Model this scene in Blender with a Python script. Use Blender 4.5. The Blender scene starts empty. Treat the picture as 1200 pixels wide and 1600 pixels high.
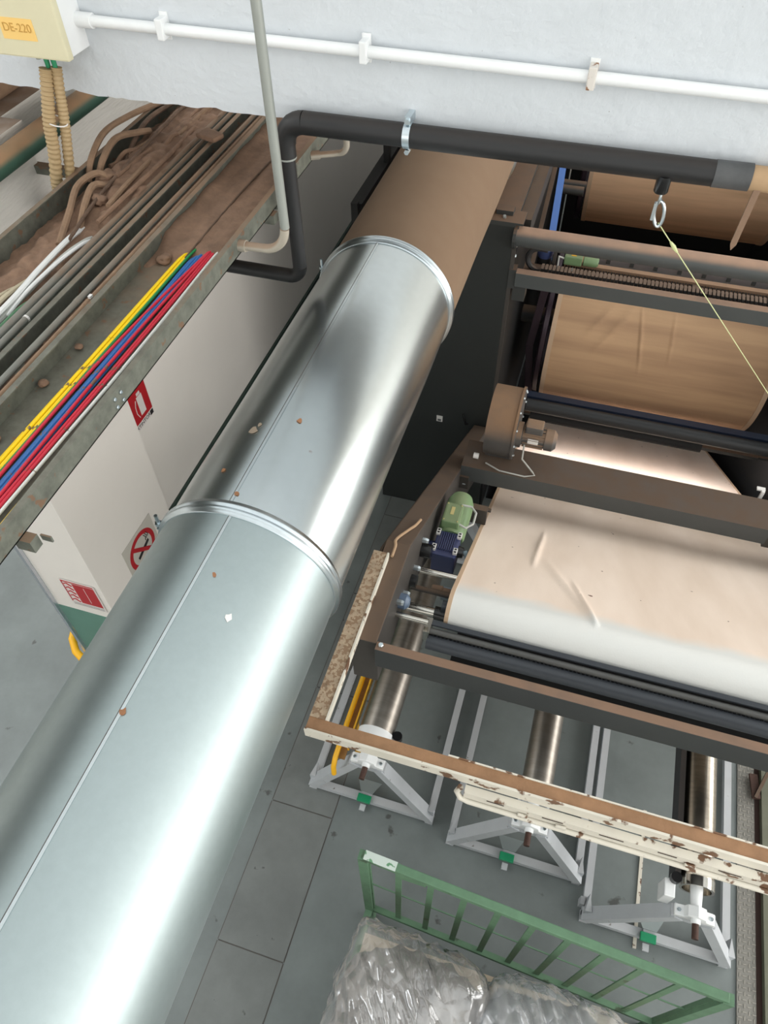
import bpy, bmesh, math, random
from mathutils import Vector, Matrix, noise
random.seed(7)
sc = bpy.context.scene
C = sc.collection
PI = math.pi

# ------------------------------------------------------------------ camera
cam_d = bpy.data.cameras.new('camera')
cam = bpy.data.objects.new('camera', cam_d)
C.objects.link(cam)
cam_d.sensor_fit = 'VERTICAL'; cam_d.sensor_height = 24.0; cam_d.lens = 1150 / 1600 * 24.0
cam_d.clip_start = 0.05; cam_d.clip_end = 100
_dn = Vector((20, 940, 1150)).normalized()
_y = Vector((560, -1425, 1150)).normalized()
_y = (_y - _dn * _y.dot(_dn)).normalized()
_z = -_dn
_x = _y.cross(_z)
right = Vector((_x[0], _y[0], _z[0])); down = Vector((_x[1], _y[1], _z[1])); fwd = Vector((_x[2], _y[2], _z[2]))
M = Matrix.Identity(4)
for i in range(3):
    M[i][0] = right[i]; M[i][1] = -down[i]; M[i][2] = -fwd[i]
M[0][3], M[1][3], M[2][3] = 0, 0, 5.0
cam.matrix_world = M
sc.camera = cam

# ------------------------------------------------------------------ world, lights, exposure
sc.view_settings.view_transform = 'Standard'; sc.view_settings.look = 'None'
sc.view_settings.gamma = 1.0; sc.view_settings.use_curve_mapping = False
sc.view_settings.exposure = 0.0
w = bpy.data.worlds.new('world'); sc.world = w; w.use_nodes = True
w.node_tree.nodes['Background'].inputs[0].default_value = (0.86, 0.93, 1.0, 1)
w.node_tree.nodes['Background'].inputs[1].default_value = 0.25

def area(name, loc, rot, sx, sy, power, col=(0.93, 0.97, 1.0)):
    l = bpy.data.lights.new(name, 'AREA'); l.shape = 'RECTANGLE'; l.size = sx; l.size_y = sy
    l.energy = power; l.color = col
    o = bpy.data.objects.new(name, l); C.objects.link(o); o.location = loc; o.rotation_euler = rot
    return o
# translucent roof, a bright roof strip at the left, window bands in the right and front walls
area('translucent_roof', (0.5, 3.0, 7.3), (0, 0, 0), 13, 13, 290)
area('skylight_left', (-7.0, 3.0, 7.2), (0, 0, 0), 1.4, 12.5, 400)
area('window_band_right', (9.4, 3.0, 4.0), (0, math.radians(90), 0), 5.0, 13, 1040, (1.0, 0.985, 0.96))
area('window_band_front', (0.5, -3.9, 4.6), (math.radians(90), 0, 0), 15, 3.6, 165)

# ------------------------------------------------------------------ materials
def lin(c):
    c = c / 255.0
    return c / 12.92 if c <= 0.04045 else ((c + 0.055) / 1.055) ** 2.4
def rgb(r, g, b): return (lin(r), lin(g), lin(b), 1)
MATS = {}
def nd(nt, t, **k):
    n = nt.nodes.new(t)
    for a, v in k.items(): setattr(n, a, v)
    return n
DUST = rgb(134, 108, 86)
def mat(name, col, rough=0.6, metal=0.0, dust=0.0, dust_col=None, var=0.0, vscale=6.0, bump=0.0, bscale=60.0,
        stretch=None, spots=None, spot_scale=30.0, spot_lo=0.66, dust_lo=0.25, coat=0.0, spec=0.5, dust_y=None):
    """procedural material: base colour with mottling, optional wear spots, optional dust lying on upward faces"""
    if name in MATS: return MATS[name]
    m = bpy.data.materials.new(name); m.use_nodes = True; nt = m.node_tree
    b = nt.nodes['Principled BSDF']
    b.inputs['Roughness'].default_value = rough; b.inputs['Metallic'].default_value = metal
    b.inputs['Base Color'].default_value = col
    b.inputs['Specular IOR Level'].default_value = spec
    if coat: b.inputs['Coat Weight'].default_value = coat
    tc = nd(nt, 'ShaderNodeTexCoord')
    vec = tc.outputs['Object']
    if stretch:
        mp = nd(nt, 'ShaderNodeMapping'); mp.inputs['Scale'].default_value = stretch
        nt.links.new(vec, mp.inputs[0]); vec = mp.outputs[0]
    cur = None
    if var:
        n = nd(nt, 'ShaderNodeTexNoise'); n.inputs['Scale'].default_value = vscale; n.inputs['Detail'].default_value = 6
        n.inputs['Roughness'].default_value = 0.65
        nt.links.new(vec, n.inputs['Vector'])
        r = nd(nt, 'ShaderNodeValToRGB')
        r.color_ramp.elements[0].position = 0.3; r.color_ramp.elements[1].position = 0.7
        r.color_ramp.elements[0].color = tuple(max(0, c * (1 - var)) for c in col[:3]) + (1,)
        r.color_ramp.elements[1].color = tuple(min(1, c * (1 + var)) for c in col[:3]) + (1,)
        nt.links.new(n.outputs['Fac'], r.inputs[0]); cur = r.outputs[0]
    def mix(fac, c2):
        nonlocal cur
        x = nd(nt, 'ShaderNodeMix', data_type='RGBA')
        nt.links.new(fac, x.inputs[0])
        if cur is not None: nt.links.new(cur, x.inputs[6])
        else: x.inputs[6].default_value = col
        x.inputs[7].default_value = c2
        cur = x.outputs[2]
    if spots:
        n = nd(nt, 'ShaderNodeTexNoise'); n.inputs['Scale'].default_value = spot_scale; n.inputs['Detail'].default_value = 4
        nt.links.new(tc.outputs['Object'], n.inputs['Vector'])
        mr = nd(nt, 'ShaderNodeMapRange'); mr.inputs[1].default_value = spot_lo; mr.inputs[2].default_value = spot_lo + 0.04
        nt.links.new(n.outputs['Fac'], mr.inputs[0]); mix(mr.outputs[0], spots)
    if dust:
        g = nd(nt, 'ShaderNodeNewGeometry'); s = nd(nt, 'ShaderNodeSeparateXYZ'); nt.links.new(g.outputs['Normal'], s.inputs[0])
        mr = nd(nt, 'ShaderNodeMapRange', interpolation_type='SMOOTHSTEP')
        mr.inputs[1].default_value = dust_lo; mr.inputs[2].default_value = dust_lo + 0.55
        nt.links.new(s.outputs[2], mr.inputs[0])
        n = nd(nt, 'ShaderNodeTexNoise'); n.inputs['Scale'].default_value = 9; n.inputs['Detail'].default_value = 8
        nt.links.new(tc.outputs['Object'], n.inputs['Vector'])
        m2 = nd(nt, 'ShaderNodeMapRange'); m2.inputs[1].default_value = 0.3; m2.inputs[2].default_value = 0.6
        m2.inputs[3].default_value = dust * 0.72; m2.inputs[4].default_value = dust
        nt.links.new(n.outputs['Fac'], m2.inputs[0])
        mu = nd(nt, 'ShaderNodeMath', operation='MULTIPLY'); nt.links.new(mr.outputs[0], mu.inputs[0]); nt.links.new(m2.outputs[0], mu.inputs[1])
        if dust_y:                                            # lint settles thicker further along the tray
            s2 = nd(nt, 'ShaderNodeSeparateXYZ'); nt.links.new(tc.outputs['Object'], s2.inputs[0])
            ma = nd(nt, 'ShaderNodeMath', operation='MULTIPLY_ADD'); ma.inputs[1].default_value = 0.9
            nt.links.new(n.outputs['Fac'], ma.inputs[0]); nt.links.new(s2.outputs[1], ma.inputs[2])
            my = nd(nt, 'ShaderNodeMapRange', interpolation_type='SMOOTHSTEP'); my.inputs[1].default_value = dust_y[0]; my.inputs[2].default_value = dust_y[1]
            my.inputs[3].default_value = dust_y[2]; my.inputs[4].default_value = 1.0
            nt.links.new(ma.outputs[0], my.inputs[0])
            mu2 = nd(nt, 'ShaderNodeMath', operation='MULTIPLY'); nt.links.new(mu.outputs[0], mu2.inputs[0]); nt.links.new(my.outputs[0], mu2.inputs[1]); mu = mu2
        mix(mu.outputs[0], dust_col or DUST)
        rr = nd(nt, 'ShaderNodeMapRange'); rr.inputs[3].default_value = rough; rr.inputs[4].default_value = 0.95
        nt.links.new(mu.outputs[0], rr.inputs[0]); nt.links.new(rr.outputs[0], b.inputs['Roughness'])
        if metal:
            r2 = nd(nt, 'ShaderNodeMapRange'); r2.inputs[3].default_value = metal; r2.inputs[4].default_value = 0.0
            nt.links.new(mu.outputs[0], r2.inputs[0]); nt.links.new(r2.outputs[0], b.inputs['Metallic'])
    if cur is not None: nt.links.new(cur, b.inputs['Base Color'])
    if bump:
        n = nd(nt, 'ShaderNodeTexNoise'); n.inputs['Scale'].default_value = bscale; n.inputs['Detail'].default_value = 5
        nt.links.new(vec, n.inputs['Vector'])
        bp = nd(nt, 'ShaderNodeBump'); bp.inputs['Strength'].default_value = bump; bp.inputs['Distance'].default_value = 0.01
        nt.links.new(n.outputs['Fac'], bp.inputs['Height']); nt.links.new(bp.outputs[0], b.inputs['Normal'])
    MATS[name] = m
    return m

m_beam = mat('painted concrete', rgb(206, 211, 215), 0.75, var=0.04, vscale=3, bump=0.45, bscale=34, spots=rgb(140, 134, 128), spot_scale=48, spot_lo=0.735)
m_white = mat('white paint', rgb(232, 234, 234), 0.45, var=0.03)
m_wall = mat('off white wall paint', rgb(224, 219, 212), 0.8, var=0.03, vscale=1.2, bump=0.05, bscale=20)
m_wallrough = mat('brushed white plaster', rgb(214, 210, 203), 0.85, var=0.06, vscale=5, stretch=(1, 1, 8), bump=0.5, bscale=14, dust=0.95, dust_lo=0.5)
m_green_wall = mat('green dado paint', rgb(92, 132, 118), 0.6, var=0.05)
m_green_dark = mat('dark green trim', rgb(44, 62, 54), 0.6)
m_floor = mat('grey floor paint', rgb(112, 119, 118), 0.42, var=0.16, vscale=2.2, bump=0.06, bscale=12, spots=rgb(78, 80, 78), spot_scale=7, spot_lo=0.68)
m_plate = mat('worn floor plate', rgb(110, 114, 112), 0.45, var=0.15, vscale=3.5, bump=0.06, bscale=10, spots=rgb(72, 73, 70), spot_scale=14, spot_lo=0.7)
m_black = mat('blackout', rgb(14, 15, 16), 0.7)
m_galv = mat('galvanised sheet', rgb(172, 184, 185), 0.45, 1.0, var=0.03, vscale=40, bump=0.015, bscale=3)
m_galv2 = mat('bright galvanised sheet', rgb(196, 204, 206), 0.27, 1.0, var=0.03, vscale=30, bump=0.05, bscale=2.6, spots=rgb(150, 128, 108), spot_scale=9, spot_lo=0.735)
m_galvdust = mat('dusty galvanised sheet', rgb(128, 106, 84), 0.75, 0.1, dust=1.0, dust_lo=-0.25, dust_col=rgb(122, 99, 78), var=0.06)
m_zinc = mat('zinc plated steel', rgb(205, 215, 220), 0.28, 1.0, var=0.05, vscale=30)
m_zincdark = mat('dark seam and joint metal', rgb(96, 92, 88), 0.5, 0.6)  # darker metal for the duct seam lines and floor plate joints
m_tray = mat('weathered steel tray', rgb(104, 106, 96), 0.6, 0.2, dust=0.95, dust_lo=0.35, var=0.3, vscale=22, dust_y=(-0.7, 0.4, 0.12), spots=rgb(118, 92, 72), spot_scale=26, spot_lo=0.63)
m_conduit = mat('slim grey conduit', rgb(128, 130, 124), 0.5, 0.2, dust=0.95, dust_lo=0.0, var=0.08, dust_y=(-0.9, 0.2, 0.05))
m_dirt = mat('brown lint dust', rgb(128, 101, 82), 0.97, var=0.26, vscale=13, bump=0.6, bscale=30)
m_dirtd = mat('dark brown lint dust', rgb(98, 78, 64), 0.97, var=0.3, vscale=20, bump=0.6, bscale=40)
m_dustcable = mat('dust coated cable', rgb(136, 110, 88), 0.95, var=0.15, vscale=30)
m_greypipe = mat('grey steel conduit', rgb(150, 154, 148), 0.45, 0.25, dust=0.5, dust_lo=0.5, var=0.06)
m_beigepipe = mat('dusty grey conduit', rgb(168, 160, 146), 0.6, 0.1, dust=0.95, dust_lo=0.1, var=0.06)
m_rubber = mat('black foam insulation', rgb(26, 26, 27), 0.5, dust=0.15, dust_lo=0.45, dust_col=rgb(92, 76, 63), var=0.1)
m_rubbergrey = mat('faded black insulation', rgb(74, 75, 76), 0.6, var=0.25, vscale=10)
m_blackgloss = mat('black tape', rgb(22, 22, 23), 0.25)
m_cream = mat('cream plastic', rgb(214, 208, 176), 0.5, var=0.03)
m_orange = mat('orange label', rgb(240, 200, 120), 0.6)
m_orangetxt = mat('label print', rgb(196, 150, 70), 0.6)
m_flex = mat('tan flexible conduit', rgb(170, 146, 108), 0.6, var=0.08)
m_gland = mat('green gland', rgb(40, 140, 95), 0.5)
m_machine = mat('dark grey machine paint', rgb(56, 58, 57), 0.5, dust=0.92, dust_lo=0.45, dust_col=rgb(118, 94, 76), var=0.06)
m_machgrey = mat('mid grey machine paint', rgb(58, 60, 60), 0.48, dust=0.95, dust_lo=0.5, dust_col=rgb(132, 105, 86), var=0.06)
m_panel = mat('black green machine panel', rgb(40, 43, 42), 0.5, dust=0.9, dust_lo=0.6, var=0.05)
m_frame = mat('dust browned frame paint', rgb(62, 58, 54), 0.6, dust=0.85, dust_lo=0.4, dust_col=rgb(102, 82, 66), var=0.1)
m_bluegrey = mat('blue grey roller', rgb(58, 62, 68), 0.45, 0.1, var=0.06)
m_chrome = mat('chromed shaft', rgb(200, 196, 188), 0.16, 1.0)
m_roller = mat('worn steel roller', rgb(150, 144, 136), 0.38, 1.0, var=0.16, vscale=5, stretch=(1, 6, 1))
m_roller2 = mat('scratched bright roller', rgb(172, 162, 148), 0.26, 1.0, var=0.2, vscale=9, stretch=(1, 8, 1))
m_graywhite = mat('light grey stand paint', rgb(188, 192, 196), 0.5, dust=0.25, dust_lo=0.6, dust_col=rgb(140, 134, 128), var=0.05, spots=rgb(120, 116, 112), spot_scale=22, spot_lo=0.72)
m_greentape = mat('green vinyl sleeve', rgb(22, 136, 92), 0.4)
m_rust = mat('rusty shaft end', rgb(72, 50, 42), 0.7, 0.2, var=0.2, vscale=40)
m_chipped = mat('chipped cream paint', rgb(214, 208, 194), 0.6, var=0.06, spots=rgb(110, 80, 58), spot_scale=17, spot_lo=0.585)
m_chiptop = mat('brown dusted rail top', rgb(150, 114, 84), 0.9, var=0.16, vscale=12, bump=0.2)
m_mottled = mat('mottled rail top', rgb(170, 150, 126), 0.9, var=0.22, vscale=30, spots=rgb(142, 116, 92), spot_scale=70, spot_lo=0.5, bump=0.2)
m_yellow = mat('yellow paint', rgb(238, 178, 28), 0.45, dust=0.3, dust_lo=0.75)
m_yellowdusty = mat('dusty yellow inside', rgb(150, 110, 60), 0.8, var=0.15, vscale=20)
m_greencart = mat('green cart paint', rgb(92, 126, 98), 0.55, var=0.14, vscale=14, spots=rgb(66, 84, 62), spot_scale=10, spot_lo=0.66)
m_wood = mat('pale board', rgb(190, 176, 156), 0.8, var=0.1, stretch=(1, 10, 1))
m_motorgreen = mat('green motor enamel', rgb(112, 138, 98), 0.5, dust=0.3, dust_lo=0.6, var=0.05)
m_gearblue = mat('dark blue gearbox enamel', rgb(46, 54, 92), 0.4, dust=0.35, dust_lo=0.85, dust_col=rgb(96, 84, 92), var=0.05)
m_brass = mat('brass nameplate', rgb(190, 176, 120), 0.5, 0.3)
m_blower = mat('blower casing', rgb(74, 72, 70), 0.5, dust=0.95, dust_lo=0.02, dust_col=rgb(134, 105, 80), var=0.08)
m_motor = mat('grey motor casing', rgb(82, 80, 78), 0.5, dust=0.9, dust_lo=0.2, dust_col=rgb(142, 114, 90), var=0.08)
m_label = mat('white label', rgb(225, 222, 218), 0.5)
m_blue = mat('blue belt', rgb(72, 112, 180), 0.5)
m_bright = mat('bare aluminium rail', rgb(205, 208, 216), 0.3, 0.9)
m_comb = mat('dusty rack', rgb(150, 120, 96), 0.9, var=0.1)
m_combd = mat('rack teeth', rgb(48, 42, 38), 0.8)
m_chain = mat('plastic drag chain', rgb(46, 45, 45), 0.6, dust=0.75, dust_lo=0.5, dust_col=rgb(140, 116, 98))
m_purple = mat('dark purple disc', rgb(58, 46, 54), 0.3, 0.4)
m_tread = mat('tread plate steel', rgb(122, 120, 114), 0.5, 0.3, var=0.18, vscale=8)
m_treadl = mat('tread lozenge', rgb(150, 146, 138), 0.4, 0.5, var=0.1)
m_olive = mat('olive edge bar', rgb(96, 98, 82), 0.6, var=0.1)
m_red = mat('sign red', rgb(172, 30, 38), 0.45)
m_signwhite = mat('sign white', rgb(214, 208, 204), 0.45)
m_signgrey = mat('sign grey', rgb(188, 184, 174), 0.5)
m_print = mat('sign black print', rgb(38, 34, 34), 0.5)
m_cord = mat('yellow green cord', rgb(200, 206, 150), 0.5)
m_strip = mat('brown dusty strap', rgb(134, 108, 88), 0.85, var=0.15)

# cloth-covered drums and the wide conveyor blanket
def cloth(name, col, dark, stretch, amp=1.0, clean=None):
    m = bpy.data.materials.new(name); m.use_nodes = True; nt = m.node_tree; b = nt.nodes['Principled BSDF']
    b.inputs['Roughness'].default_value = 0.75
    tc = nd(nt, 'ShaderNodeTexCoord'); mp = nd(nt, 'ShaderNodeMapping'); mp.inputs['Scale'].default_value = stretch
    nt.links.new(tc.outputs['Object'], mp.inputs[0])
    n = nd(nt, 'ShaderNodeTexNoise'); n.inputs['Scale'].default_value = 3; n.inputs['Detail'].default_value = 7
    nt.links.new(mp.outputs[0], n.inputs['Vector'])
    r = nd(nt, 'ShaderNodeValToRGB'); r.color_ramp.elements[0].position = 0.32; r.color_ramp.elements[1].position = 0.66
    r.color_ramp.elements[0].color = dark; r.color_ramp.elements[1].color = col
    nt.links.new(n.outputs['Fac'], r.inputs[0]); cur = r.outputs[0]
    if clean:                                                     # dust rubbed off where the blanket turns over the nose roller
        s = nd(nt, 'ShaderNodeSeparateXYZ'); nt.links.new(tc.outputs['Object'], s.inputs[0])
        n2 = nd(nt, 'ShaderNodeTexNoise'); n2.inputs['Scale'].default_value = 5; nt.links.new(tc.outputs['Object'], n2.inputs['Vector'])
        ad = nd(nt, 'ShaderNodeMath', operation='MULTIPLY_ADD'); ad.inputs[1].default_value = 0.10
        nt.links.new(n2.outputs['Fac'], ad.inputs[0]); nt.links.new(s.outputs[1], ad.inputs[2])
        mr = nd(nt, 'ShaderNodeMapRange', interpolation_type='SMOOTHSTEP')
        mr.inputs[1].default_value = clean[0]; mr.inputs[2].default_value = clean[1]
        mr.inputs[3].default_value = 1.0; mr.inputs[4].default_value = 0.0
        nt.links.new(ad.outputs[0], mr.inputs[0])
        x = nd(nt, 'ShaderNodeMix', data_type='RGBA'); nt.links.new(mr.outputs[0], x.inputs[0])
        nt.links.new(cur, x.inputs[6]); x.inputs[7].default_value = clean[2]; cur = x.outputs[2]
        n3 = nd(nt, 'ShaderNodeTexNoise'); n3.inputs['Scale'].default_value = 24; n3.inputs['Detail'].default_value = 1
        nt.links.new(tc.outputs['Object'], n3.inputs['Vector'])
        m3 = nd(nt, 'ShaderNodeMapRange'); m3.inputs[1].default_value = 0.785; m3.inputs[2].default_value = 0.80
        nt.links.new(n3.outputs['Fac'], m3.inputs[0])
        x = nd(nt, 'ShaderNodeMix', data_type='RGBA'); nt.links.new(m3.outputs[0], x.inputs[0])
        nt.links.new(cur, x.inputs[6]); x.inputs[7].default_value = rgb(120, 88, 72); cur = x.outputs[2]
    nt.links.new(cur, b.inputs['Base Color'])
    w2 = nd(nt, 'ShaderNodeTexNoise'); w2.inputs['Scale'].default_value = 120
    nt.links.new(tc.outputs['Object'], w2.inputs['Vector'])
    bp = nd(nt, 'ShaderNodeBump'); bp.inputs['Strength'].default_value = 0.12; bp.inputs['Distance'].default_value = 0.005
    nt.links.new(w2.outputs['Fac'], bp.inputs['Height']); nt.links.new(bp.outputs[0], b.inputs['Normal'])
    return m
m_drum = cloth('brown blanket cloth', rgb(196, 160, 124), rgb(166, 132, 102), (0.25, 3.5, 3.5))
m_drum2 = cloth('brightened brown blanket cloth', rgb(226, 188, 152), rgb(196, 160, 126), (0.25, 3.5, 3.5))  # drum cloth with brightness put into its colour, since little light reaches the rear
m_belt = cloth('beige blanket cloth', rgb(246, 228, 212), rgb(232, 212, 194), (1.4, 0.35, 0.35), clean=(0.20, 0.30, rgb(226, 226, 222)))
m_hem = mat('blanket hem', rgb(196, 168, 140), 0.8, var=0.08)

def film(name, tint, body, rough):
    """thin clear film: mostly see-through, a little milky body, sharp sheen on the crumples"""
    m = bpy.data.materials.new(name); m.use_nodes = True; nt = m.node_tree
    nt.nodes.remove(nt.nodes['Principled BSDF']); out = nt.nodes['Material Output']
    tc = nd(nt, 'ShaderNodeTexCoord')
    mp = nd(nt, 'ShaderNodeMapping'); mp.inputs['Scale'].default_value = (1.0, 0.35, 0.6); mp.inputs['Rotation'].default_value = (0, 0, 0.55)
    nt.links.new(tc.outputs['Object'], mp.inputs[0])
    vo = nd(nt, 'ShaderNodeTexNoise'); vo.noise_type = 'RIDGED_MULTIFRACTAL'; vo.inputs['Scale'].default_value = 5.5; vo.inputs['Detail'].default_value = 3.5
    nt.links.new(mp.outputs[0], vo.inputs['Vector'])
    v2 = nd(nt, 'ShaderNodeTexVoronoi'); v2.inputs['Scale'].default_value = 13; nt.links.new(tc.outputs['Object'], v2.inputs['Vector'])
    ms = nd(nt, 'ShaderNodeMath', operation='MULTIPLY_ADD'); ms.inputs[1].default_value = -0.5
    nt.links.new(v2.outputs['Distance'], ms.inputs[0]); nt.links.new(vo.outputs['Fac'], ms.inputs[2])
    bp = nd(nt, 'ShaderNodeBump'); bp.inputs['Strength'].default_value = 0.85; bp.inputs['Distance'].default_value = 0.035
    nt.links.new(ms.outputs[0], bp.inputs['Height'])
    n = nd(nt, 'ShaderNodeTexNoise'); n.inputs['Scale'].default_value = 6; n.inputs['Detail'].default_value = 6; nt.links.new(tc.outputs['Object'], n.inputs['Vector'])
    mr = nd(nt, 'ShaderNodeMapRange'); mr.inputs[1].default_value = 0.3; mr.inputs[2].default_value = 0.7
    mr.inputs[3].default_value = body - 0.12; mr.inputs[4].default_value = body + 0.12; nt.links.new(n.outputs['Fac'], mr.inputs[0])
    tr_ = nd(nt, 'ShaderNodeBsdfTransparent'); df = nd(nt, 'ShaderNodeBsdfDiffuse'); df.inputs[0].default_value = tint
    gl = nd(nt, 'ShaderNodeBsdfGlossy'); gl.inputs['Roughness'].default_value = rough; gl.inputs[0].default_value = (0.95, 0.97, 1, 1)
    for x in (df, gl): nt.links.new(bp.outputs[0], x.inputs['Normal'])
    m1 = nd(nt, 'ShaderNodeMixShader'); nt.links.new(mr.outputs[0], m1.inputs[0]); nt.links.new(tr_.outputs[0], m1.inputs[1]); nt.links.new(df.outputs[0], m1.inputs[2])
    fr = nd(nt, 'ShaderNodeFresnel'); fr.inputs[0].default_value = 1.75; nt.links.new(bp.outputs[0], fr.inputs['Normal'])
    fm = nd(nt, 'ShaderNodeMath', operation='MULTIPLY_ADD'); fm.inputs[1].default_value = 1.3; fm.inputs[2].default_value = 0.04; nt.links.new(fr.outputs[0], fm.inputs[0])
    m2 = nd(nt, 'ShaderNodeMixShader'); nt.links.new(fm.outputs[0], m2.inputs[0]); nt.links.new(m1.outputs[0], m2.inputs[1]); nt.links.new(gl.outputs[0], m2.inputs[2])
    nt.links.new(m2.outputs[0], out.inputs[0])
    return m
m_film = film('clear plastic film', rgb(190, 186, 182), 0.34, 0.10)
m_film2 = film('clean plastic film', rgb(216, 218, 220), 0.40, 0.08)
m_waste = mat('grey textile waste', rgb(186, 182, 178), 0.9, var=0.2, vscale=9, bump=0.5, bscale=18)

# ------------------------------------------------------------------ mesh helpers (world coordinates)
class MB:
    def __init__(s): s.bm = bmesh.new()
    def box(s, x0, x1, y0, y1, z0, z1):
        v = [s.bm.verts.new(p) for p in ((x0,y0,z0),(x1,y0,z0),(x1,y1,z0),(x0,y1,z0),(x0,y0,z1),(x1,y0,z1),(x1,y1,z1),(x0,y1,z1))]
        for f in ((3,2,1,0),(4,5,6,7),(0,1,5,4),(1,2,6,5),(2,3,7,6),(3,0,4,7)): s.bm.faces.new([v[i] for i in f])
        return s
    def bar(s, p, q, wd, h, up=(0, 0, 1)):
        p, q = Vector(p), Vector(q); d = (q - p).normalized(); up = Vector(up)
        sd = d.cross(up).normalized(); u = sd.cross(d)
        vs = []
        for e in (p, q):
            for a, b in ((-1,-1),(1,-1),(1,1),(-1,1)): vs.append(s.bm.verts.new(e + sd*a*wd/2 + u*b*h/2))
        for f in ((0,1,2,3),(7,6,5,4),(0,4,5,1),(1,5,6,2),(2,6,7,3),(3,7,4,0)): s.bm.faces.new([vs[i] for i in f])
        return s
    def prism(s, pts, axis, a, b):
        """pts: 2D outline; axis 'x' -> pts are (y,z); 'y' -> (x,z); 'z' -> (x,y)"""
        def P(u, v, t): return {'x': (t, u, v), 'y': (u, t, v), 'z': (u, v, t)}[axis]
        A = [s.bm.verts.new(P(u, v, a)) for u, v in pts]; B = [s.bm.verts.new(P(u, v, b)) for u, v in pts]
        n = len(pts)
        s.bm.faces.new(A); s.bm.faces.new(B[::-1])
        for i in range(n): s.bm.faces.new([A[i], B[i], B[(i+1) % n], A[(i+1) % n]])
        return s
    def tube(s, pts, r, n=12, cap=True, closed=False):
        pts = [Vector(p) for p in pts]; k = len(pts); rs = r if isinstance(r, (list, tuple)) else [r]*k
        t0 = (pts[1] - pts[0]).normalized()
        ref = Vector((0, 0, 1)) if abs(t0.z) < 0.9 else Vector((1, 0, 0))
        u = t0.cross(ref).normalized(); rings = []
        for i in range(k):
            if closed: t = (pts[(i+1) % k] - pts[i-1]).normalized()
            elif i == 0: t = t0
            elif i == k-1: t = (pts[i] - pts[i-1]).normalized()
            else: t = ((pts[i+1]-pts[i]).normalized() + (pts[i]-pts[i-1]).normalized()).normalized()
            u = (u - t*u.dot(t)).normalized(); v = t.cross(u)
            rings.append([s.bm.verts.new(pts[i] + (u*math.cos(2*PI*j/n) + v*math.sin(2*PI*j/n))*rs[i]) for j in range(n)])
        for i in range(k if closed else k-1):
            a, b = rings[i], rings[(i+1) % k]
            for j in range(n): s.bm.faces.new([a[j], a[(j+1) % n], b[(j+1) % n], b[j]])
        if cap and not closed:
            s.bm.faces.new(rings[0][::-1]); s.bm.faces.new(rings[-1])
        return s
    def lathe(s, prof, axis, c, n=32, closed=False):
        """prof: (t along axis, radius); axis x/y/z; c: the two other coordinates"""
        def P(t, r, a):
            q, w_ = r*math.cos(a), r*math.sin(a)
            return {'x': (t, c[0]+q, c[1]+w_), 'y': (c[0]+q, t, c[1]+w_), 'z': (c[0]+q, c[1]+w_, t)}[axis]
        rings = [[s.bm.verts.new(P(t, max(r, 1e-4), 2*PI*j/n)) for j in range(n)] for t, r in prof]
        m = len(rings)
        for i in range(m if closed else m-1):
            a, b = rings[i], rings[(i+1) % m]
            for j in range(n): s.bm.faces.new([a[j], a[(j+1) % n], b[(j+1) % n], b[j]])
        if not closed:
            s.bm.faces.new(rings[0][::-1]); s.bm.faces.new(rings[-1])
        return s
    def grid(s, fn, nu, nv):
        V = [[s.bm.verts.new(fn(i/nu, j/nv)) for j in range(nv+1)] for i in range(nu+1)]
        for i in range(nu):
            for j in range(nv): s.bm.faces.new([V[i][j], V[i+1][j], V[i+1][j+1], V[i][j+1]])
        return s
    def build(s, name, m, parent=None, smooth=False, bevel=0.0, kind=None):
        bm = s.bm
        bmesh.ops.recalc_face_normals(bm, faces=bm.faces)
        if bevel:
            bmesh.ops.bevel(bm, geom=[e for e in bm.edges if e.is_manifold and e.calc_face_angle(0) > 0.6], offset=bevel, segments=2, affect='EDGES', profile=0.6)
        xs = [v.co for v in bm.verts]
        if parent is None:
            lo = [min(v[i] for v in xs) for i in range(3)]; hi = [max(v[i] for v in xs) for i in range(3)]
            o3 = Vector(((lo[0]+hi[0])/2, (lo[1]+hi[1])/2, lo[2]))
        else: o3 = Vector(parent['o3'])
        bmesh.ops.translate(bm, verts=bm.verts, vec=-o3)
        me = bpy.data.meshes.new(name); bm.to_mesh(me); bm.free()
        me.materials.append(m)
        if smooth:
            me.polygons.foreach_set('use_smooth', [True]*len(me.polygons))
            if smooth != 'all' and hasattr(me, 'set_sharp_from_angle'): me.set_sharp_from_angle(angle=math.radians(38))
        o = bpy.data.objects.new(name, me); C.objects.link(o)
        o['o3'] = list(o3)
        if parent is None: o.location = o3
        else: o.parent = parent
        if kind: o['kind'] = kind
        return o
def B(x0, x1, y0, y1, z0, z1): return MB().box(x0, x1, y0, y1, z0, z1)
def T(pts, r, n=12): return MB().tube(pts, r, n)
def tag(o, label=None, cat=None, group=None, kind=None):
    if label: o['label'] = label
    if cat: o['category'] = cat
    if group: o['group'] = group
    if kind: o['kind'] = kind
    return o
def thing(name, label, cat, loc, group=None):
    o = bpy.data.objects.new(name, None); C.objects.link(o); o.location = loc; o['o3'] = list(loc)
    o.empty_display_size = 0.05
    return tag(o, label, cat, group)
def struct(o): o['kind'] = 'structure'; return o
def kids(o): return [c for c in bpy.data.objects if c.parent == o]
def copy_tree(o, delta=None, parent=None):
    c = o.copy(); C.objects.link(c)
    if parent is not None: c.parent = parent
    if delta is not None: c.location = Vector(o.location) + Vector(delta)
    for ch in kids(o): copy_tree(ch, None, c)
    return c
def arc(c, r, a0, a1, plane, n=8):
    out = []
    for i in range(n+1):
        a = math.radians(a0 + (a1-a0)*i/n); q, s_ = r*math.cos(a), r*math.sin(a)
        out.append({'xz': (c[0]+q, c[1], c[2]+s_), 'yz': (c[0], c[1]+q, c[2]+s_), 'xy': (c[0]+q, c[1]+s_, c[2])}[plane])
    return out
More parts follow.
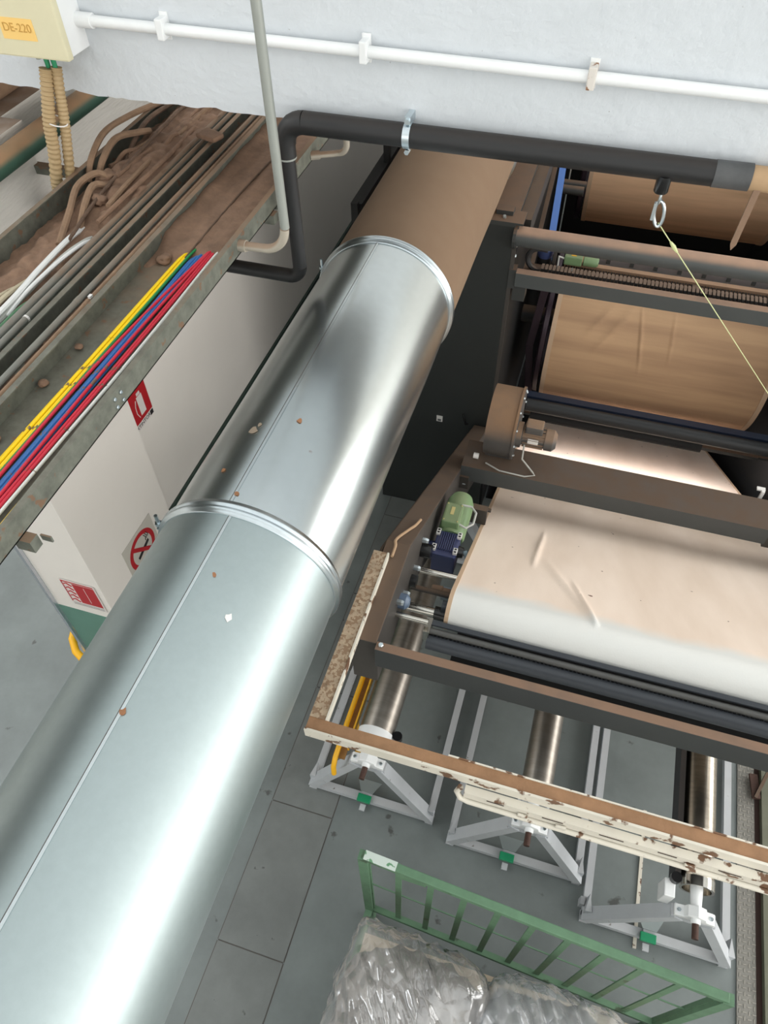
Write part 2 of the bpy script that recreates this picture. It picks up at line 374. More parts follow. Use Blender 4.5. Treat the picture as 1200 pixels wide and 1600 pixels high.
def text(s, size, loc, xdir, ydir, name, m, parent, ext=0.0006):
    cu = bpy.data.curves.new('t', 'FONT'); cu.body = s; cu.size = size; cu.extrude = ext; cu.align_x = 'CENTER'; cu.align_y = 'CENTER'
    o = bpy.data.objects.new('t', cu); C.objects.link(o)
    bpy.context.view_layer.update()
    me = bpy.data.meshes.new_from_object(o.evaluated_get(bpy.context.evaluated_depsgraph_get()))
    bpy.data.objects.remove(o)
    X, Y = Vector(xdir).normalized(), Vector(ydir).normalized(); Z = X.cross(Y)
    mt = Matrix(((X.x, Y.x, Z.x, loc[0]), (X.y, Y.y, Z.y, loc[1]), (X.z, Y.z, Z.z, loc[2]), (0, 0, 0, 1)))
    me.transform(mt); me.transform(Matrix.Translation(-Vector(parent['o3'])))
    me.materials.clear(); me.materials.append(m)
    ob = bpy.data.objects.new(name, me); C.objects.link(ob); ob.parent = parent; ob['o3'] = list(parent['o3'])
    return ob
def bolt(parent, p, axis, r=0.008, h=0.008, m=None, name='bolt'):
    c = {'x': (p[1], p[2]), 'y': (p[0], p[2]), 'z': (p[0], p[1])}[axis]; t = {'x': p[0], 'y': p[1], 'z': p[2]}[axis]
    return MB().lathe([(t, r), (t+h*0.7, r), (t+h, r*0.75)], axis, c, 6).build(name, m or m_zinc, parent)

# ================================================================== SETTING
# floor with a sunken pit under the printing machine
X0, X1, Y0, Y1 = -8.0, 9.5, -4.0, 10.0
px0, px1, py0, py1 = -0.44, 2.2, 4.3, 9.6
fb = MB()
def quad(b, *p): b.bm.faces.new([b.bm.verts.new(q) for q in p])
for x0, x1, y0, y1 in ((X0, X1, Y0, py0), (X0, X1, py1, Y1), (X0, px0, py0, py1), (px1, X1, py0, py1)):
    quad(fb, (x0, y0, 0), (x1, y0, 0), (x1, y1, 0), (x0, y1, 0))
pd = -1.3
quad(fb, (px0, py0, pd), (px1, py0, pd), (px1, py1, pd), (px0, py1, pd))
for a, b in (((px0, py0), (px1, py0)), ((px1, py0), (px1, py1)), ((px1, py1), (px0, py1)), ((px0, py1), (px0, py0))):
    quad(fb, (a[0], a[1], pd), (b[0], b[1], pd), (b[0], b[1], 0), (a[0], a[1], 0))
bmesh.ops.remove_doubles(fb.bm, verts=fb.bm.verts, dist=1e-5)
floor = struct(fb.build('floor', m_floor))
for k in range(7):
    y0 = -0.39 - 0.85 + 0.85*k
    B(-1.246, -0.829, y0+0.004, y0+0.846, -0.004, 0.0035 + 0.0012*((k*37) % 3)).build('floor_plate', m_plate, floor)
    for sx in (-1.249, -0.826): B(sx-0.003, sx+0.003, y0+0.004, y0+0.846, -0.004, 0.0015).build('joint_strip', m_zincdark, floor)
    B(-1.246, -0.829, y0-0.003, y0+0.003, -0.004, 0.0015).build('joint_strip', m_zincdark, floor)

# walls and pier at the left
wl = struct(B(-2.72, -2.40, 2.51, 10.0, 0, 3.20).build('wall_left', m_wall))
B(-2.72, -2.40, 2.51, 10.0, 3.20, 3.735).build('plaster_band', m_wallrough, wl)
B(-2.401, -2.388, 2.52, 9.9, 0.0, 1.1).build('dado_panel', m_green_wall, wl)
B(-2.401, -2.380, 2.52, 9.9, 1.085, 1.125).build('dado_trim', m_green_dark, wl)
pier = struct(B(-2.72, -2.30, 1.75, 2.51, 0, 3.20).build('wall_pier', m_wall))
B(-2.72, -2.30, 1.75, 2.51, 3.20, 3.735).build('plaster_band', m_wallrough, pier)
B(-2.722, -2.297, 1.747, 2.512, 0.0, 1.1).build('dado_panel', m_green_wall, pier)
struct(B(-8.2, -8.0, -4, 10, 0, 7.4).build('wall_far_left', m_wall))
struct(B(9.5, 9.7, -4, 10, 0, 7.4).build('wall_right', m_wall))
struct(B(-8, 9.5, 10, 10.2, 0, 7.4).build('wall_back', m_wall))
struct(B(-8, 9.5, -4.2, -4, 0, 7.4).build('wall_front', m_wall))
struct(B(-8, 9.5, -4, 10, 7.4, 7.6).build('ceiling', m_white))

# big concrete beam over everything
bmb = MB()
def beamface(u, v):
    x = -8.0 + 16*u
    z = 3.9 + 1.5*v
    if v == 0: z += 0.012*noise.noise((x*9, 0, 3)) + 0.006*noise.noise((x*30, 0, 7))
    return (x, 2.434 + 0.004*noise.noise((x*3, z*3, 0)), z)
bmb.grid(beamface, 640, 12)
bmb.bm.faces.ensure_lookup_table()
bmesh.ops.recalc_face_normals(bmb.bm, faces=bmb.bm.faces)
be = [e for e in bmb.bm.edges if e.is_boundary]
r_ = bmesh.ops.extrude_edge_only(bmb.bm, edges=be)
bmesh.ops.translate(bmb.bm, verts=[g for g in r_['geom'] if isinstance(g, bmesh.types.BMVert)], vec=(0, 0.45, 0))
bmesh.ops.holes_fill(bmb.bm, edges=[e for e in bmb.bm.edges if e.is_boundary])
beam = struct(bmb.build('trim_1', m_beam))

# ================================================================== VENTILATION DUCT
DX, DZ, DR = -0.842, 3.044, 0.300
duct = thing('ventilation_duct', 'huge round galvanised ventilation duct running diagonally across the hall', 'duct', (DX, 1.0, DZ))
def duct_section(y0, y1, r, m, wav, ny=60, na=96):
    b = MB()
    def f(u, v):
        a = 2*PI*u; y = y0 + (y1-y0)*v
        e = wav*noise.noise((math.cos(a)*1.6, math.sin(a)*1.6, y*2.1)) * min(1, v*8, (1-v)*8)
        return (DX + (r+e)*math.sin(a), y, DZ + (r+e)*math.cos(a))
    b.grid(f, na, ny); bmesh.ops.remove_doubles(b.bm, verts=b.bm.verts, dist=1e-5)
    return b.build('duct_section', m, duct, smooth='all')
def seam(sec, ang, y0, y1, r):
    a = math.radians(ang)
    def P(da, rr, y): return (DX + rr*math.sin(a+da), y, DZ + rr*math.cos(a+da))
    for nm, d0, d1, h, m in (('seam_lip', 0.004, 0.034, 0.0022, m_galv2), ('seam_line', 0.0, 0.0065, 0.0026, m_zincdark)):
        b = MB(); n = 20
        def g(u, v):
            y = y0+(y1-y0)*u
            q = [(d0, r-0.003), (d0, r+h), (d1, r+h), (d1, r-0.003)][round(v*3)]
            return P(q[0]-0.034+0.03, q[1], y)
        b.grid(g, n, 3); b.build(nm, m, sec)
ys = (-0.55, 1.173, 2.684, 4.27, 6.1, 7.8)
secm = (m_galv, m_galv2, m_galvdust, m_galvdust, m_galvdust)
seams = (-0.5, -4.8, 8, -6, 4)
for i in range(5):
    s = duct_section(ys[i]+0.004, ys[i+1]-0.004, DR, secm[i], (0.0012, 0.0035, 0.003, 0.002, 0.001)[i])
    if i < 2: seam(s, seams[i], ys[i]+0.02, ys[i+1]-0.02, DR)
    m_rs = mat('rust', rgb(158, 112, 80), 0.9); m_st = mat('pale lint smudge', rgb(158, 142, 124), 0.85)
    if i < 2:
        for (ang, y, sz, nm, m) in (((25.2, 0.846, 0.016, 'paint_chip', m_label), (8.4, 0.948, 0.009, 'rust_spot', m_rs), (1.2, 0.52, 0.012, 'rust_spot', m_rs)) if i == 0 else
                                    ((-15.7, 1.50, 0.022, 'dirt_smudge', m_st), (-13.5, 1.53, 0.010, 'dirt_smudge', m_st), (9.4, 1.578, 0.011, 'rust_spot', m_rs), (-20.2, 1.322, 0.010, 'rust_spot', m_rs), (-3.0, 1.23, 0.010, 'rust_spot', m_rs))):
            a = math.radians(ang); b = MB(); c0 = Vector((DX+(DR+0.0012)*math.sin(a), y, DZ+(DR+0.0012)*math.cos(a)))
            tx = Vector((math.cos(a), 0, -math.sin(a))); nrm = Vector((math.sin(a), 0, math.cos(a)))
            vs = []
            for k in range(9):
                q = sz*(0.55 + 0.6*random.random()); t = 2*PI*k/9
                vs.append(b.bm.verts.new(c0 + tx*q*math.cos(t)*0.8 + Vector((0, 1, 0))*q*math.sin(t)))
            f = b.bm.faces.new(vs); e = bmesh.ops.extrude_face_region(b.bm, geom=[f])
            bmesh.ops.translate(b.bm, verts=[v for v in e['geom'] if isinstance(v, bmesh.types.BMVert)], vec=nrm*0.0015)
            b.build(nm, m, s)
for i, y in enumerate(ys[1:-1]):
    prof = [(y-0.026, DR-0.004), (y-0.026, DR+0.004), (y-0.019, DR+0.0045), (y-0.016, DR+0.011), (y-0.009, DR+0.014), (y-0.004, DR+0.010),
            (y+0.001, DR+0.010), (y+0.005, DR+0.014), (y+0.012, DR+0.013), (y+0.016, DR+0.0045), (y+0.026, DR+0.004), (y+0.026, DR-0.004)]
    ring = MB().lathe(prof, 'y', (DX, DZ), 96, closed=True).build('clamp_ring', m_zinc, duct, smooth='all')
    if i < 2:
        bx, bz = DX - DR - 0.005, DZ + 0.135 if i == 0 else DZ + 0.13
        bx = DX - math.sqrt((DR+0.02)**2 - 0.13**2)
        MB().lathe([(bz-0.035, 0.006), (bz+0.035, 0.006)], 'z', (bx, y), 8).build('clamp_bolt', m_zinc, ring, smooth=True)
        MB().lathe([(bz-0.012, 0.012), (bz, 0.012)], 'z', (bx, y), 6).build('clamp_nut', m_zinc, ring)
        B(bx-0.002, bx+0.02, y-0.015, y+0.015, bz-0.02, bz-0.014).build('clamp_lug', m_zinc, ring)
for y in (0.2, 2.0, 4.0, 5.6):
    MB().lathe([(DZ-DR-0.03, 0.006), (DZ-DR+0.002, 0.006)], 'z', (DX, y), 6).build('hanger_stud', m_zinc, duct)

# ================================================================== BEAM FIXTURES
jb = thing('junction_box', 'cream lidded junction box with orange code label on white beam', 'junction box', (-1.96, 2.36, 4.06))
B(-2.10, -1.822, 2.325, 2.436, 4.062, 4.32).build('body', m_white, jb, bevel=0.004)
lid = B(-2.105, -1.816, 2.295, 2.325, 4.058, 4.326).build('lid', m_cream, jb, bevel=0.006)
B(-2.045, -1.915, 2.2935, 2.2955, 4.112, 4.176).build('label', m_orange, lid)
text('DE-220', 0.036, (-1.98, 2.293, 4.147), (1, 0, 0), (0, 0, 1), 'label_text', m_orangetxt, lid)
MB().lathe([(4.035, 0.010), (4.062, 0.010)], 'z', (-1.985, 2.355), 10).build('cable_gland', m_greypipe, jb, smooth=True)
for dx in (0, 0.028): MB().lathe([(4.01, 0.008), (4.062, 0.010)], 'z', (-1.957+dx, 2.355), 10).build('cable_gland', m_gland, jb, smooth=True)

def flex(pts, r, lab):
    # dense path, corrugated radius
    P = [Vector(p) for p in pts]; out = []
    n = 130
    def cr(t):
        k = min(int(t*(len(P)-1)), len(P)-2); f = t*(len(P)-1)-k
        p0, p1, p2, p3 = P[max(k-1, 0)], P[k], P[k+1], P[min(k+2, len(P)-1)]
        return 0.5*((2*p1)+(p2-p0)*f+(2*p0-5*p1+4*p2-p3)*f*f+(3*p1-p0-3*p2+p3)*f**3)
    out = [cr(i/n) for i in range(n+1)]
    rs = [r*(1.0 if i % 4 in (0, 1) else 0.86) for i in range(n+1)]
    tag(MB().tube(out, rs, 12).build('flexible_conduit', m_flex, smooth=True), lab, 'conduit', 'flexible conduits below the junction box')
flex([(-1.958, 2.34, 4.012), (-1.972, 2.32, 3.93), (-1.990, 2.30, 3.84), (-2.005, 2.29, 3.74), (-2.035, 2.28, 3.62), (-2.03, 2.27, 3.56)], 0.0235, 'thicker front tan corrugated conduit dropping from the junction box')
flex([(-1.929, 2.36, 4.012), (-1.938, 2.345, 3.93), (-1.950, 2.335, 3.84), (-1.970, 2.325, 3.74), (-1.998, 2.32, 3.62), (-2.0, 2.32, 3.56)], 0.0195, 'thinner rear tan corrugated conduit dropping from the junction box')
tag(MB().tube([(-1.972+0.040*math.cos(t*PI/8), 2.318+0.032*math.sin(t*PI/8), 3.845-0.012*math.cos(t*PI/8)) for t in range(16)], 0.0025, 6, closed=True).build('cable_tie', m_label), 'white cable tie around the tan flexible conduits', 'cable tie')

wc = thing('conduit_pipe', 'white painted conduit clipped along the face of the concrete beam', 'conduit', (0.5, 2.41, 4.13))
def zc(x): return 4.150 - 0.010*(x+1.8)
T([(x, 2.41, zc(x)) for x in (-1.822, -0.8, 0.4, 3.2)], 0.0175, 16).build('pipe', m_white, wc, smooth=True)
T([(-1.826, 2.41, zc(-1.82)), (-1.765, 2.41, zc(-1.77))], 0.0235, 16).build('coupling', m_white, wc, smooth=True)
for x in (-1.505, -0.811, -0.115, 0.75):
    z = zc(x)
    B(x-0.012, x+0.012, 2.384, 2.436, z-0.028, z+0.034).build('clip', m_white if x != -0.115 else mat('rust stained white clip', rgb(214, 208, 200), 0.6, spots=rgb(140, 100, 72), spot_scale=30, spot_lo=0.6), wc, bevel=0.004)
    B(x-0.014, x+0.014, 2.428, 2.436, z-0.036, z+0.044).build('clip_foot', m_white, wc)

# black insulated pipe along the lower edge of the beam
bp = thing('insulated_pipe', 'black foam insulated pipe running along the bottom edge of beam', 'pipe', (0, 2.384, 3.9))
zb, yb, xb = 3.915, 2.386, -1.102
T([(xb+0.075, yb, zb), (-0.5, yb, zb), (0.3, yb, zb)], 0.0375, 20).build('horizontal_run', m_rubber, bp, smooth=True)
T([(0.295, yb, zb), (0.40, yb, zb+0.001)], 0.039, 20).build('faded_patch', m_rubbergrey, bp, smooth=True)
T([(0.395, yb, zb), (2.6, yb, zb)], 0.036, 20).build('far_run', mat('tan pipe lagging', rgb(176, 146, 112), 0.8, var=0.1), bp, smooth=True)
T(arc((xb+0.075, yb, zb-0.075), 0.075, 90, 180, 'xz', 8), [0.0375]*4+[0.036]*5, 20).build('elbow', m_rubber, bp, smooth=True)
T([(xb, yb, zb-0.074), (xb, yb, 3.79)], 0.033, 20).build('upper_sleeve', m_rubber, bp, smooth=True)
T([(xb, yb, 3.79), (xb, yb, 3.36)], 0.0275, 20).build('lower_sleeve', m_rubber, bp, smooth=True)
MB().lathe([(3.788, 0.0335), (3.794, 0.0335)], 'z', (xb, yb), 20).build('sleeve_joint', m_greypipe, bp, smooth=True)
T(arc((xb-0.05, yb, 3.36), 0.05, 0, -90, 'xz', 7), 0.0275, 20).build('lower_elbow', m_rubber, bp, smooth=True)
T([(xb-0.05, yb, 3.31), (-1.75, yb, 3.31)], 0.0275, 20).build('lower_run', m_rubber, bp, smooth=True)
cl = MB().lathe([(-0.674, 0.0375), (-0.674, 0.041), (-0.650, 0.041), (-0.650, 0.0375)], 'x', (yb, zb), 24, closed=True).build('pipe_clamp', m_zinc, bp, smooth=True)
for dz in (0.05, -0.046): bolt(cl, (-0.662, yb-0.022, zb+dz), 'y', 0.009, 0.03)
B(-0.672, -0.652, yb-0.012, 2.436, zb+0.036, zb+0.062).build('clamp_lug', m_zinc, cl)
MB().lathe([(3.846, 0.019), (3.85, 0.022), (3.90, 0.022)], 'z', (0.158, yb-0.018), 18).build('branch_cap', m_blackgloss, bp, smooth=True)

kb = thing('snap_hook', 'zinc snap hook hanging from the black pipe branch', 'hook', (0.17, 2.368, 3.74))
def ringpts(c, a, b, n, tilt=0.0):
    return [(c[0] + a*math.cos(t*2*PI/n)*math.cos(tilt) + b*math.sin(t*2*PI/n)*math.sin(tilt), c[1], c[2] + b*math.sin(t*2*PI/n)*math.cos(tilt) - a*math.cos(t*2*PI/n)*math.sin(tilt)) for t in range(n)]
MB().tube([(0.162, 2.368+0.010*math.cos(t*PI/8), 3.833+0.022*math.sin(t*PI/8)) for t in range(16)], 0.0042, 8, closed=True).build('eye', m_zinc, kb, smooth=True)
MB().tube(ringpts((0.172, 2.368, 3.777), 0.0150, 0.042, 24, -0.16), 0.0055, 8, closed=True).build('hook_body', m_zinc, kb, smooth=True)
B(0.150, 0.159, 2.362, 2.374, 3.755, 3.812).build('gate', m_zinc, kb)
MB().lathe([(3.815, 0.006), (3.828, 0.006)], 'z', (0.163, 2.368), 8).build('swivel', m_zinc, kb, smooth=True)
p0 = Vector((0.178, 2.366, 3.748)); p1 = Vector((0.87, 2.831, 2.80)); p2 = p0 + (p1-p0)*1.77
cd = thing('safety_cord', 'thin yellow green cord stretched from snap hook to the machine', 'cord', p0)
T([p0, p2], 0.0019, 6).build('strand', m_cord, cd)
q0, q1 = p0 + (p1-p0)*0.085, p0 + (p1-p0)*0.13
T([q0, (q0+q1)/2, q1], [0.004, 0.0075, 0.004], 8).build('ferrule', m_cord, cd, smooth=True)
tag(MB().prism([(0.417, 3.90), (0.437, 3.90), (0.427, 3.715), (0.416, 3.695), (0.409, 3.715)], 'y', 2.357, 2.365).build('hanging_strap', m_strip), 'flat brown dusty strap hanging below the insulated pipe', 'strap')

tag(T([(-0.13, 2.455, 3.868), (0.5, 2.455, 3.872), (2.4, 2.455, 3.88)], 0.0045, 8).build('white_cable', m_white, smooth=True), 'thin white cable stretched just below the insulated pipe', 'cable')
# upright grey conduits bending into the right cable tray
g1 = thing('steel_conduit', 'tall grey steel conduit rising past the beam from tray side', 'conduit', (-1.005, 2.09, 3.6))
T([(-1.006, 2.09, 5.4), (-1.004, 2.09, 3.70)], 0.0155, 16).build('upright_pipe', m_greypipe, g1, smooth=True)
T(arc((-1.089, 2.085, 3.70), 0.085, 0, -90, 'xz', 10) + [(-1.18, 2.08, 3.615)], 0.0155, 16).build('bent_pipe', m_beigepipe, g1, smooth=True)
T([(-1.155, 2.08, 3.615), (-1.185, 2.08, 3.615)], 0.021, 16).build('coupling', m_beigepipe, g1, smooth=True)
g2 = thing('steel_conduit', 'short dusty conduit elbow on tray side behind the insulated pipe', 'conduit', (-1.14, 2.83, 3.6))
T([(-1.18, 2.79, 3.606), (-1.10, 2.83, 3.605)] + arc((-1.085, 2.84, 3.645), 0.04, -90, 0, 'xz', 6) + [(-1.043, 2.84, 3.95)], 0.0125, 14).build('bent_pipe', m_beigepipe, g2, smooth=True)
T([(-1.185, 2.787, 3.606), (-1.15, 2.805, 3.606)], 0.018, 14).build('coupling', m_beigepipe, g2, smooth=True)

# ================================================================== CABLE TRAYS
YA, YB_ = -0.4, 6.2
def tray(name, label, xl, xr, z0, z1l, z1r, lip=True):
    t = thing(name, label, 'cable tray', ((xl+xr)/2, 2.5, z0), 'cable trays under the beam')
    B(xl, xr, YA, YB_, z0, z0+0.004).build('tray_floor', m_tray, t)
    b = MB().prism([(xl, z0), (xl+0.004, z0), (xl+0.004, z1l-0.004), (xl+0.02, z1l-0.004), (xl+0.02, z1l), (xl, z1l)], 'y', YA, YB_)
    b.build('side_rail', m_tray, t)
    MB().prism([(xr, z0), (xr-0.004, z0), (xr-0.004, z1r-0.004), (xr-0.02, z1r-0.004), (xr-0.02, z1r), (xr, z1r)], 'y', YA, YB_).build('side_rail', m_tray, t)
    return t
ta = tray('cable_tray', 'right dusty steel cable tray holding the coloured wires', -1.468, -1.180, 3.585, 3.652, 3.648)
for y in (1.24, 1.272):
    for z in (3.602, 3.630): bolt(ta, (-1.180, y, z), 'x', 0.006, 0.006)
for y in (0.3, 2.36, 3.9): B(-1.50, -1.165, y-0.02, y+0.02, 3.55, 3.585).build('support_bracket', m_tray, ta)
tb = tray('cable_tray', 'narrow dark middle cable tray between two pairs of conduits', -1.600, -1.480, 3.572, 3.640, 3.61)
tc_ = tray('cable_tray', 'wide left cable tray buried under brown lint dust', -1.975, -1.668, 3.565, 3.655, 3.60)
for y in (0.6, 2.5, 4.2): B(-2.40, -1.20, y-0.018, y+0.018, 3.53, 3.565).build('cross_arm', m_tray, tc_)

def dust(name, label, x0, x1, y0, y1, zf, m, nx=26, ny=150):
    b = MB(); b.grid(lambda u, v: (x0+(x1-x0)*u, y0+(y1-y0)*v, zf(x0+(x1-x0)*u, y0+(y1-y0)*v)), nx, ny)
    o = b.build(name, m, smooth='all'); tag(o, label, 'dust', kind='stuff'); return o
def sm(a, b, t):
    t = max(0, min(1, (t-a)/(b-a))); return t*t*(3-2*t)
def rn(x, y, s, k): return noise.noise((x*s, y*s, k))
dust('lint_dust', 'thick brown lint dust heaped in the left cable tray', -1.968, -1.674, 0.7, 6.1,
     lambda x, y: 3.572 + 0.030*sm(-1.95 + 0.05*rn(0, y, 2, 1), -1.86, x)*(1 - 0.35*sm(-1.80, -1.69, x)) + 0.032*sm(2.0, 2.35, y)*sm(-1.96, -1.84, x) + 0.016*abs(rn(x, y, 11, 2)) + 0.010*rn(x, y, 24, 4) + 0.005*rn(x, y, 60, 6)
     - 0.022*sm(1.95, 1.6, y)*sm(-1.83, -1.74, x), m_dirt, nx=44, ny=420)
dust('lint_dust', 'brown lint dust carpeting the right cable tray past the wires', -1.463, -1.186, 1.9, 6.1,
     lambda x, y: 3.580 + 0.028*sm(1.90, 2.10, y + 0.25*rn(x, y, 14, 3)) + 0.006*rn(x, y, 9, 5) + 0.004*rn(x, y, 30, 6) + 0.014*sm(-1.41, -1.46, x), m_dirt, ny=120)
dust('lint_dust', 'dark lint dust along the bottom of the middle tray', -1.594, -1.486, -0.3, 6.1,
     lambda x, y: 3.580 + 0.012*rn(x, y, 7, 8) + 0.008*rn(x, y, 23, 9) + 0.012*sm(1.5, 2.6, y), m_dirtd, nx=12)
for k, (x, y, r, dz, lab) in enumerate((               # clods of lint lying about in the trays
        (-1.405, 1.95, 0.026, 0, 'large lint clod beside the yellow wire ends'), (-1.432, 1.45, 0.012, 0, 'small lint clod farthest up the bare right tray floor'),
        (-1.440, 1.27, 0.014, 0, 'lint clod in the middle of the bare right tray floor'), (-1.430, 1.04, 0.011, 0, 'small lint clod nearest the camera in the right tray'),
        (-1.550, 1.45, 0.020, 0, 'lint clod lying in the narrow middle tray'), (-1.632, 1.36, 0.014, 0, 'lint clod squeezed between the slim conduit and middle tray'),
        (-1.800, 1.63, 0.017, 0, 'lint clod between the white and beige cables'), (-1.860, 2.36, 0.040, 0.03, 'biggest lint clod at the foot of the arched cables'),
        (-1.800, 2.20, 0.030, 0.03, 'lint clod under the bent cable stub'))):
    b = MB(); bmesh.ops.create_icosphere(b.bm, subdivisions=3, radius=r)
    for v in b.bm.verts: v.co *= 1 + 0.45*noise.noise(v.co*60 + Vector((k*3, 0, 0))) + 0.2*noise.noise(v.co*160); v.co.z *= 0.6
    bmesh.ops.translate(b.bm, verts=b.bm.verts, vec=(x, y, 3.600 + dz))
    tag(b.build('lint_clod', m_dirt, smooth='all'), lab, 'lint clod', 'lint clods in the trays')

def cable(name, label, pts, r, m, group, cat='cable'):
    P = [Vector(p) for p in pts]; n = len(P); out = []
    for i in range(n-1):
        p0_, p1_, p2_, p3_ = P[max(i-1, 0)], P[i], P[i+1], P[min(i+2, n-1)]
        for s in range(8):
            f = s/8; out.append(0.5*((2*p1_)+(p2_-p0_)*f+(2*p0_-5*p1_+4*p2_-p3_)*f*f+(3*p1_-p0_-3*p2_+p3_)*f**3))
    out.append(P[-1])
    return tag(MB().tube(out, r, 8).build(name, m, smooth=True), label, cat, group)
def wm(n, c): return mat(n + ' insulation', c, 0.4, spots=rgb(120, 96, 76), spot_scale=26, spot_lo=0.66, var=0.05)
wy, wg, wr, wb, ww = wm('yellow', rgb(250, 210, 20)), wm('green', rgb(30, 132, 70)), wm('red', rgb(204, 42, 62)), wm('blue', rgb(52, 106, 168)), wm('white', rgb(228, 228, 222))
WG = 'coloured wires in the right tray'
wires = [  # label, colour, x at near end, x at far end, height, far y, bulge
 ('yellow wire at far left of the coloured bundle', wy, -1.380, -1.362, 0.000, 1.93, 0.002),
 ('second yellow wire from the left of the bundle', wy, -1.371, -1.354, 0.004, 1.95, 0.0),
 ('third yellow wire from the left of the bundle', wy, -1.362, -1.346, 0.000, 1.96, 0.001),
 ('yellow wire beside the green one in the bundle', wy, -1.353, -1.338, 0.003, 1.97, 0.001),
 ('green wire beside the yellow ones in the bundle', wg, -1.343, -1.329, 0.007, 1.99, 0.0),
 ('leftmost red wire crossing over the blue ones', wr, -1.332, -1.281, 0.006, 1.985, -0.020),
 ('leftmost blue wire in the coloured bundle', wb, -1.325, -1.318, 0.002, 1.93, 0.003),
 ('second blue wire from the left of bundle', wb, -1.316, -1.309, 0.005, 1.945, 0.003),
 ('third blue wire from the left of bundle', wb, -1.307, -1.300, 0.002, 1.96, 0.002),
 ('rightmost blue wire in the coloured bundle', wb, -1.299, -1.293, 0.000, 1.95, 0.001),
 ('second red wire lying right of the blue wires', wr, -1.291, -1.274, 0.006, 1.995, -0.010),
 ('red wire in the middle of the right red group', wr, -1.283, -1.268, 0.003, 1.985, 0.004),
 ('rightmost red wire next to the white wire', wr, -1.275, -1.261, 0.001, 2.0, 0.003),
 ('white wire right of the red wires in bundle', ww, -1.263, -1.246, 0.005, 1.995, 0.008),
 ('thin yellow wire at the right edge of bundle', wy, -1.242, -1.228, 0.000, 1.975, 0.006),
 ('white wire lowest beside the right tray rail', ww, -1.236, -1.238, 0.002, 1.75, 0.006)]
for k, (lab, m, xa, xb_, dz, yf, bul) in enumerate(wires):
    pts = []
    for i in range(8):
        f = i/7; y = -0.2 + (yf+0.2)*f
        g = max(0, (y-0.85)/(yf-0.85))
        x = xa + (xb_-xa)*(g if y > 0.85 else 0) + bul*math.sin(PI*min(1, g)) + 0.0022*rn(k, y, 3, k)
        pts.append((x, y, 3.597 + dz + (0.006 if m is wr else 0.002)*math.sin(PI*f)))
    pts.append((xb_+0.002, yf+0.06, 3.594))
    cable('wire', lab, pts, 0.0026 if 'thin' in lab else 0.0046, m, WG)
LG = 'cables in the left tray'
m_wgrey = mat('grey cable sheath', rgb(176, 176, 170), 0.5, var=0.06); m_wbeige = mat('beige cable sheath', rgb(188, 176, 150), 0.6, var=0.1)
m_wwhite = mat('white cable sheath', rgb(222, 222, 220), 0.4)
m_wgreen = mat('green cable sheath', rgb(40, 128, 92), 0.5, dust=0.3)
cable('cable', 'thick white cable coming out of the lint in left tray', [(-1.752, 0.9, 3.61), (-1.748, 1.51, 3.618), (-1.762, 1.75, 3.622), (-1.778, 1.95, 3.616), (-1.785, 2.05, 3.60)], 0.0095, m_wwhite, LG)
cable('cable', 'thin curved white cable right of the thick white one', [(-1.738, 1.52, 3.60), (-1.733, 1.65, 3.618), (-1.723, 1.8, 3.624), (-1.714, 1.93, 3.616), (-1.708, 1.98, 3.605)], 0.0065, m_wwhite, LG)
cable('cable', 'grey cable lying between the two white cables', [(-1.745, 1.2, 3.59), (-1.742, 1.66, 3.607), (-1.733, 1.85, 3.616), (-1.722, 1.96, 3.61), (-1.72, 2.0, 3.60)], 0.0085, m_wgrey, LG)
cable('cable', 'beige cable left of the thick white cable', [(-1.795, 0.9, 3.60), (-1.79, 1.5, 3.612), (-1.788, 1.62, 3.612), (-1.785, 1.74, 3.595)], 0.0085, m_wbeige, LG)
cable('cable', 'dull beige cable at left edge of the cables', [(-1.822, 0.9, 3.60), (-1.82, 1.45, 3.612), (-1.815, 1.58, 3.61), (-1.81, 1.68, 3.592)], 0.0075, m_wbeige, LG)
cable('cable', 'upper green cable near the middle conduits', [(-1.712, 1.1, 3.605), (-1.708, 1.45, 3.612), (-1.706, 1.57, 3.610), (-1.70, 1.66, 3.59)], 0.0065, m_wgreen, LG)
cable('cable', 'lower green cable touching the middle conduits', [(-1.697, 1.1, 3.60), (-1.697, 1.43, 3.607), (-1.696, 1.55, 3.606), (-1.694, 1.62, 3.59)], 0.006, m_wgreen, LG)
DG = 'lint coated cables in the left tray'
cable('dusty_cable', 'long lint coated cable arching from left rail to the beam', [(-1.95, 2.36, 3.60), (-1.952, 2.41, 3.66), (-1.985, 2.58, 3.69), (-2.0, 2.78, 3.67), (-1.955, 2.95, 3.66), (-1.87, 3.2, 3.63)], 0.0125, m_dustcable, DG)
cable('dusty_cable', 'short lint coated cable curving up beside the long arch', [(-1.915, 2.37, 3.60), (-1.918, 2.44, 3.655), (-1.935, 2.58, 3.675), (-1.90, 2.68, 3.66), (-1.875, 2.74, 3.645)], 0.013, m_dustcable, DG)
cable('dusty_cable', 'lint coated cable end bent over near the white cables', [(-1.81, 1.93, 3.60), (-1.85, 2.08, 3.635), (-1.90, 2.23, 3.655), (-1.875, 2.33, 3.66), (-1.83, 2.35, 3.62)], 0.0125, m_dustcable, DG)
cable('dusty_cable', 'lint coated cable stub right of the bent cable end', [(-1.785, 2.02, 3.60), (-1.82, 2.14, 3.640), (-1.845, 2.25, 3.655), (-1.815, 2.30, 3.63)], 0.0125, m_dustcable, DG)
cable('dusty_cable', 'dust brown cable lying behind the long arch cable', [(-1.86, 2.5, 3.62), (-1.90, 2.65, 3.64), (-1.93, 2.85, 3.65), (-1.90, 3.1, 3.64)], 0.010, m_dirtd, DG)
